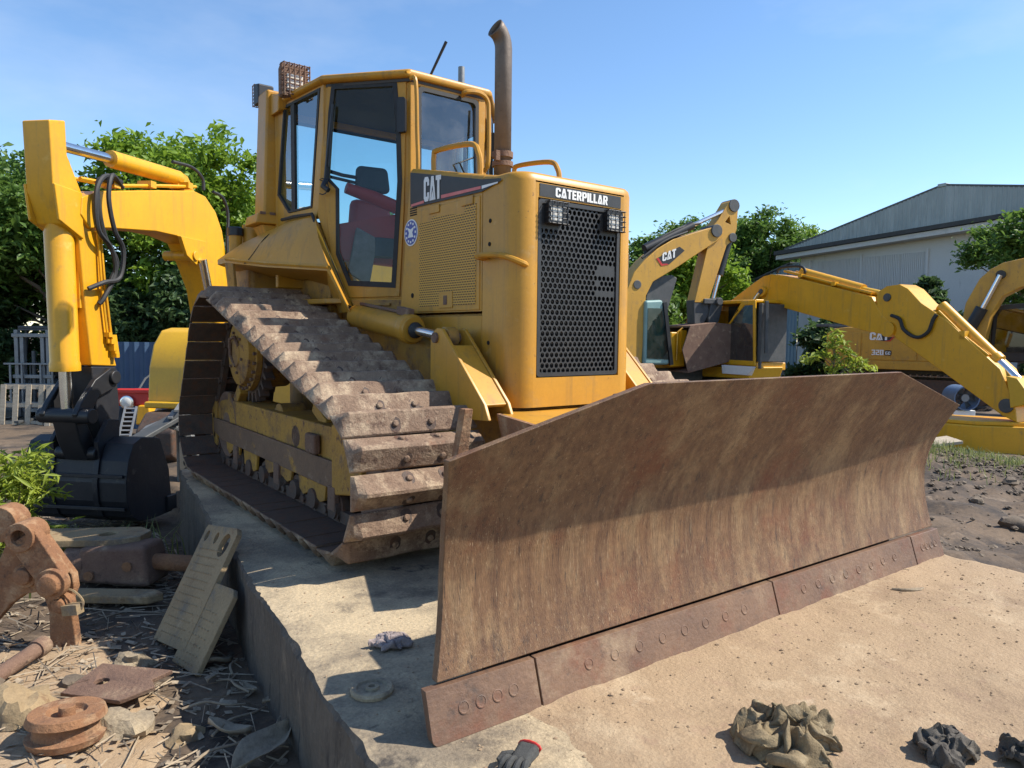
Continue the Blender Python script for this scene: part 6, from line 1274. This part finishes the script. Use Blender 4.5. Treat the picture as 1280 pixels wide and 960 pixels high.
g = MB(); g.plate([(-.45, -.16, 0), (.18, -.16, .02), (.30, -.08, .02), (.30, .06, .02), (.2, .14, .02), (-.45, .14, 0)], [[(.06+.05*math.cos(R(t)), -.01+.05*math.sin(R(t)), .012) for t in range(0, 360, 30)]], (0, 0, .045)); g.build('plate', m_plate, SP, bevel=.008)
g = MB(); g.box(-.42, -.36, -.1, .1, -.24, 0); g.build('lug', m_rustd, SP, bevel=.01)
S2 = thing('flat_steel_bracket', 'narrow tan steel strip with a rounded end lying under the breaker', 'bracket', (-2.16, .18, gh(-2.16, .18)+.03), rz_s)
g = MB(); g.prism([(-.3, -.06, 0), (.28, -.07, 0), (.34, 0, 0), (.28, .05, 0), (-.3, .06, 0)], (0, 0, .05)); g.build('plate', m_plate, S2, bevel=.012)
# dimpled steel plates leaning on the slab
def dimpled(label, o, ac, dn, la, ld, holes, n1, n2):
    o = Vector(o); ac = Vector(ac).normalized(); dn = Vector(dn); dn = (dn-ac*dn.dot(ac)).normalized(); nn = ac.cross(dn); nn = nn if nn.z > 0 else -nn
    t = thing('dimpled_plate', label, 'steel plate', o, 0, 'dimpled steel plates leaning on the slab')
    g = MB(); hs = [[ac*(la*u+r1*math.cos(R(a)))+dn*(v+r2*math.sin(R(a))) for a in range(0, 360, 24)] for u, v, r1, r2 in holes]
    g.plate([ac*.012, ac*(la-.03), ac*la+dn*.03, ac*la+dn*ld, dn*ld, dn*.02], hs, nn*.028); g.build('plate', m_plate, t, bevel=.005)
    g = MB()
    for i in range(n1):
        for j in range(n2):
            c = ac*(la*(.12+.72*(j+.5*(i % 2)*.5)/n2))+dn*(.13+i*.04)+nn*.0285
            g.add([c+ac*.011, c+dn*.005, c-ac*.011, c-dn*.005, c+nn*.006], [(0, 1, 4), (1, 2, 4), (2, 3, 4), (3, 0, 4)])
    kind(g.build('dimples', m_plate, t, smooth=0), 'stuff')
dimpled('tan dimpled steel plate with oval holes leaning on the slab edge', (-1.70, -.33, .085), (.06, -.38, .05), (-.30, .14, -.48), .385, .62, [(.14, .06, .02, .03), (.45, .065, .02, .032), (.76, .095, .05, .062)], 12, 10)
dimpled('tan dimpled steel plate without holes, leaning lower beside the holed one', (-1.785, -.70, -.11), (.06, -.38, .03), (-.30, .14, -.46), .28, .40, [], 9, 6)
# things lying on the slab
o = MB().lathe((0, 0, 0), (0, 0, 1), [(0, .068), (.010, .070), (.018, .064), (.018, .050), (.010, .046), (.010, .024), (.02, .022), (.02, .012), (.012, .010), (.012, .001)], 36).build('round_metal_cap', m_conc, None); o.location = (-1.751, -2.384, .001); tag(o, 'round grey metal cap with a raised rim lying on the slab', 'metal cap')
def crumple(name, label, cat, loc, size, mat, seed, fold=1.0, n=46, rz=0, flat=.6):
    """a square of cloth gathered into a heap: folded over itself in all three axes"""
    v = []
    def vn(q): return Vector((noise.noise(q), noise.noise(q+Vector((17, 3, 9))), noise.noise(q+Vector((5, 23, 31)))))
    for i in range(n+1):
        for j in range(n+1):
            u = i/n*2-1; w_ = j/n*2-1; m = max(abs(u), abs(w_)); r = math.hypot(u, w_) or 1; k = m/r      # square to disc
            x, y = u*k, w_*k; rr = math.hypot(x, y); q = Vector((x*1.9, y*1.9, seed)); d1 = vn(q); d2 = vn(q*2.3+Vector((7, 7, 7))); d3 = vn(q*5.2)
            rg = 1-2*abs(noise.noise(q*1.25+Vector((2, 8, 1))))
            X = x*.86+d1.x*.50*fold+d2.x*.20*fold+d3.x*.05; Y = y*.86+d1.y*.50*fold+d2.y*.20*fold+d3.y*.05
            Z = .52*max(0, 1-rr*rr)**.6+.34*rg*(1-.45*rr)+.30*d2.z+.10*d3.z
            v.append((X*size[0], Y*size[1], max(.004+.012*abs(d2.z)*(1-.5*rr), size[2]*Z)))
    W = n+1; mb = MB(); mb.add(v, [(i*W+j, i*W+j+1, (i+1)*W+j+1, (i+1)*W+j) for i in range(n) for j in range(n)])
    o = mb.build(name, mat, None, smooth=60); sd = o.modifiers.new('thickness', 'SOLIDIFY'); sd.thickness = .003; o.location = loc; o.rotation_euler.z = rz
    return tag(o, label, cat)
crumple('crumpled_cloth', 'crumpled olive canvas cloth lying on the sand before the blade', 'cloth', (-.965, -3.375, .006), (.175, .145, .12), m_cloth, 2.3, 1.0, 120)
crumple('rag', 'pale crumpled rag with a dark stain on the shaded slab', 'rag', (-1.54, -2.11, .002), (.085, .05, .055), m_rag, 7.1, .9, 60, -.4)
crumple('rag', 'grey crumpled rag at the lower right corner of the sand', 'rag', (-.63, -3.64, .006), (.10, .08, .08), m_ragdark, 4.4, .9, 60)
crumple('rag', 'dark crumpled rag near the right edge of the sand', 'rag', (-.50, -3.80, .006), (.09, .08, .08), m_ragdark, 9.4, .9, 60)
GV = thing('work_glove', 'dark grey knitted work glove with a red cuff edge on the sand', 'glove', (-1.60, -2.985, .012), .5); GV.scale = (.8, .8, .8)
g = MB(); g.hexa([(-.05, -.035, 0), (.05, -.045, 0), (.05, .045, 0), (-.05, .04, 0), (-.045, -.03, .028), (.05, -.035, .04), (.05, .035, .04), (-.045, .03, .03)]); g.build('palm', m_glove, GV, bevel=.014, seg=3)
for k, (y, l) in enumerate(((-.03, .055), (-.01, .07), (.012, .066), (.032, .05))):
    g = MB(); g.tube(spline([(-.035, y, .015), (-.06, y*1.15, .032), (-.06-l*.5, y*1.3, .028), (-.06-l*.75, y*1.35, .010)], 4), [.012]*9+[.011, .010, .009, .008], 8); g.build('finger', m_glove, GV)
g = MB(); g.tube([(.0, .04, .012), (-.03, .062, .02), (-.055, .07, .012)], [.013, .012, .008], 8); g.build('thumb', m_glove, GV)
g = MB(); g.tube([(.052, .04*math.cos(R(t)), .02+.018*math.sin(R(t))) for t in range(0, 361, 30)], .005, 6, False); g.build('cuff', m_red, GV)
mb = MB(); mb.tube(spline([(-.07, .02, .006), (-.02, -.01, .012), (.05, .0, .006), (.09, .02, .004)], 4), [.006]*6+[.009]*4+[.005]*3, 6); o = mb.build('twig', m_stick, None); o.location = (.64, -2.98, .005); o.rotation_euler.z = -.5; tag(o, 'short dark twig on the sand below the blade right end', 'twig')
# twigs and dry leaves at the foot of the slab
tw = [(-1.92, -1.55, .30, .5, 'long pale twig crossing the dry leaves by the slab foot'), (-1.86, -1.25, .22, 1.9, 'thin twig pointing along the slab foot'), (-1.98, -1.38, .25, -.5, 'bent twig lying furthest from the slab foot'), (-1.80, -1.05, .2, 1.2, 'short twig below the leaning dimpled plates'), (-2.05, -1.75, .28, .3, 'thick pale twig nearest the viewer'), (-1.90, -1.80, .18, -1.0, 'short dark twig beside the biggest dry leaf')]
for x, y, l, a, lb in tw:
    mb = MB(); mb.tube(spline([(-l/2, 0, .012), (-l*.15, .015, .03), (l*.2, -.01, .025), (l/2, .012, .012)], 4), [.006]*5+[.005]*5+[.003]*3, 6); o = mb.build('twig', m_stick, None); o.location = (x, y, gh(x, y)+.012); o.rotation_euler = (0, random.uniform(-.1, .1), a); tag(o, lb, 'twig', 'twigs at the slab foot')
lf = [(-1.93, -1.86, .20, .5, 'largest curled dry leaf at the slab foot'), (-1.80, -1.72, .11, 1.2, 'curled dry leaf touching the slab face'), (-1.86, -.98, .10, .2, 'pale dry leaf just below the dimpled plates'), (-1.82, -1.32, .06, 2.0, 'small dry leaf midway along the slab foot'), (-1.75, -1.5, .09, -.6, 'brown dry leaf lying flat against the slab'), (-1.92, -1.15, .07, .9, 'small curled leaf among the thin twigs'), (-1.99, -1.62, .12, 2.4, 'broad dry leaf on the lit dirt')]
for x, y, s, a, lb in lf:
    mb = MB(); v = []; n = 8
    for i in range(n+1):
        t = i/n; wdt = s*.34*math.sin(math.pi*min(.98, t*.96+.02))**.8
        for q in (-1, -.5, 0, .5, 1): v.append((s*(t-.5)*1.5, q*wdt, .012+.22*s*abs(q)**1.5+.10*s*math.sin(t*5+a)+.03*s*noise.noise(Vector((t*6, q*3, a)))))
    f = [(i*5+j, i*5+j+1, (i+1)*5+j+1, (i+1)*5+j) for i in range(n) for j in range(4)]
    mb.add(v, f); o = mb.build('dry_leaf', m_leafdry, None, smooth=60); sd = o.modifiers.new('thickness', 'SOLIDIFY'); sd.thickness = .002; o.location = (x, y, gh(x, y)+.02); o.rotation_euler = (random.uniform(-.3, .3), random.uniform(-.3, .3), a); tag(o, lb, 'dry leaf', 'dry leaves at the slab foot')
# countless litter: leaf scraps and straw on the left ground
V = []; F = []
for _ in range(4200):
    x = random.uniform(-2.9, -1.45); y = random.uniform(-2.4, 4.2)
    if x > edge_left(y)-.03: continue
    z = max(gh(x, y), soil_fn(x, y)[2] if -4 < x < -1.75 and -3.6 < y < .3 else -9)+.006; a = random.uniform(0, 6.28); l = random.choice((.01, .015, .02, .03, .06, .11)); wd = random.choice((.002, .0025, .007, .011)) if l < .04 else .0018; o = len(V); c, s = math.cos(a), math.sin(a); t = random.uniform(-.3, .3)*l
    V += [(x-c*l-s*wd, y-s*l+c*wd, z), (x-c*l+s*wd, y-s*l-c*wd, z+.004), (x+c*l+s*wd, y+s*l-c*wd, z+.01+abs(t)), (x+c*l-s*wd, y+s*l+c*wd, z+.006+abs(t))]; F.append((o, o+1, o+2, o+3))
me = bpy.data.meshes.new('leaf_litter'); me.from_pydata(V, [], F); me.update(); me.materials.append(m_leafdry); lt = bpy.data.objects.new('leaf_litter', me); COL.objects.link(lt); kind(lt, 'stuff')
# lumps of rubble and rusty scrap in the sunlit left corner
for x, y, s, lb, mt in ((-2.62, -1.02, .13, 'tan rubble lump below the rusty linkage', m_plate), (-2.30, -1.33, .10, 'pale rubble lump at the lower left, nearest the viewer', m_conc), (-2.78, -.70, .11, 'brown rubble lump at the far lower left', m_stone), (-2.18, -.72, .075, 'small rubble lump beside the dimpled plates', m_conc), (-2.42, -.80, .06, 'smallest rubble lump under the rusty linkage foot', m_stone), (-2.12, -1.5, .06, 'small broken lump before the dry leaves', m_plate)):
    mb = MB(); v = []; n = 14
    for i in range(1, 9):
        for j in range(n):
            th = math.pi*i/9; ph = 2*math.pi*j/n; d = Vector((math.sin(th)*math.cos(ph), math.sin(th)*math.sin(ph), math.cos(th))); c = noise.cell_vector(d*1.4+Vector((x*3, y*3, 0))); k = s*(.78+.5*noise.noise(d*1.3+Vector((x*5, y*5, 0)))+.22*c.x+.10*noise.noise(d*5)); v.append((d.x*k*1.3, d.y*k, d.z*k*.75))
    f = [(i*n+j, i*n+(j+1) % n, (i+1)*n+(j+1) % n, (i+1)*n+j) for i in range(7) for j in range(n)]+[tuple(range(n)), tuple(range(7*n, 8*n))]
    mb.add(v, f); o = mb.build('rubble_lump', mt, None, smooth=24); o.location = (x, y, gh(x, y)+s*.22); o.rotation_euler = (.2, .15, x*3); tag(o, lb, 'rubble', 'rubble lumps in the left corner')
q = thing('idler_wheel', 'rusty flanged idler wheel lying flat in the lower left corner', 'machine part', (-2.50, -1.30, gh(-2.5, -1.3)+.02), .4)
g = MB(); g.lathe((0, 0, 0), (.08, .05, 1), [(0, .05), (0, .13), (.03, .14), (.035, .115), (.08, .11), (.085, .14), (.115, .13), (.115, .07), (.095, .06), (.095, .03), (.13, .028), (.13, .002)], 32); g.build('wheel', m_rust, q, bevel=.003)
q = thing('rusty_plate', 'rusty notched steel plate propped among rubble in the lower left', 'steel plate', (-2.28, -1.02, gh(-2.28, -1.02)+.03), -.9)
g = MB(); g.plate([(-.20, -.10, 0), (.12, -.12, .02), (.22, -.03, .05), (.16, .02, .05), (.20, .10, .06), (-.18, .11, .04)], [[(-.08+.03*math.cos(R(t)), .0+.03*math.sin(R(t)), .02) for t in range(0, 360, 30)]], (0, -.004, .02)); g.build('plate', m_rustd, q, bevel=.004)
q = thing('rusty_pipe', 'short rusty pipe lying across the rubble in the lower left', 'pipe', (-2.66, -.62, gh(-2.66, -.62)+.05), .8)
g = MB(); g.tube([(-.25, 0, 0), (.25, .02, .03)], .035, 14); g.tube([(.19, .018, .026), (.25, .02, .03)], .045, 14); g.build('pipe', m_rustd, q)
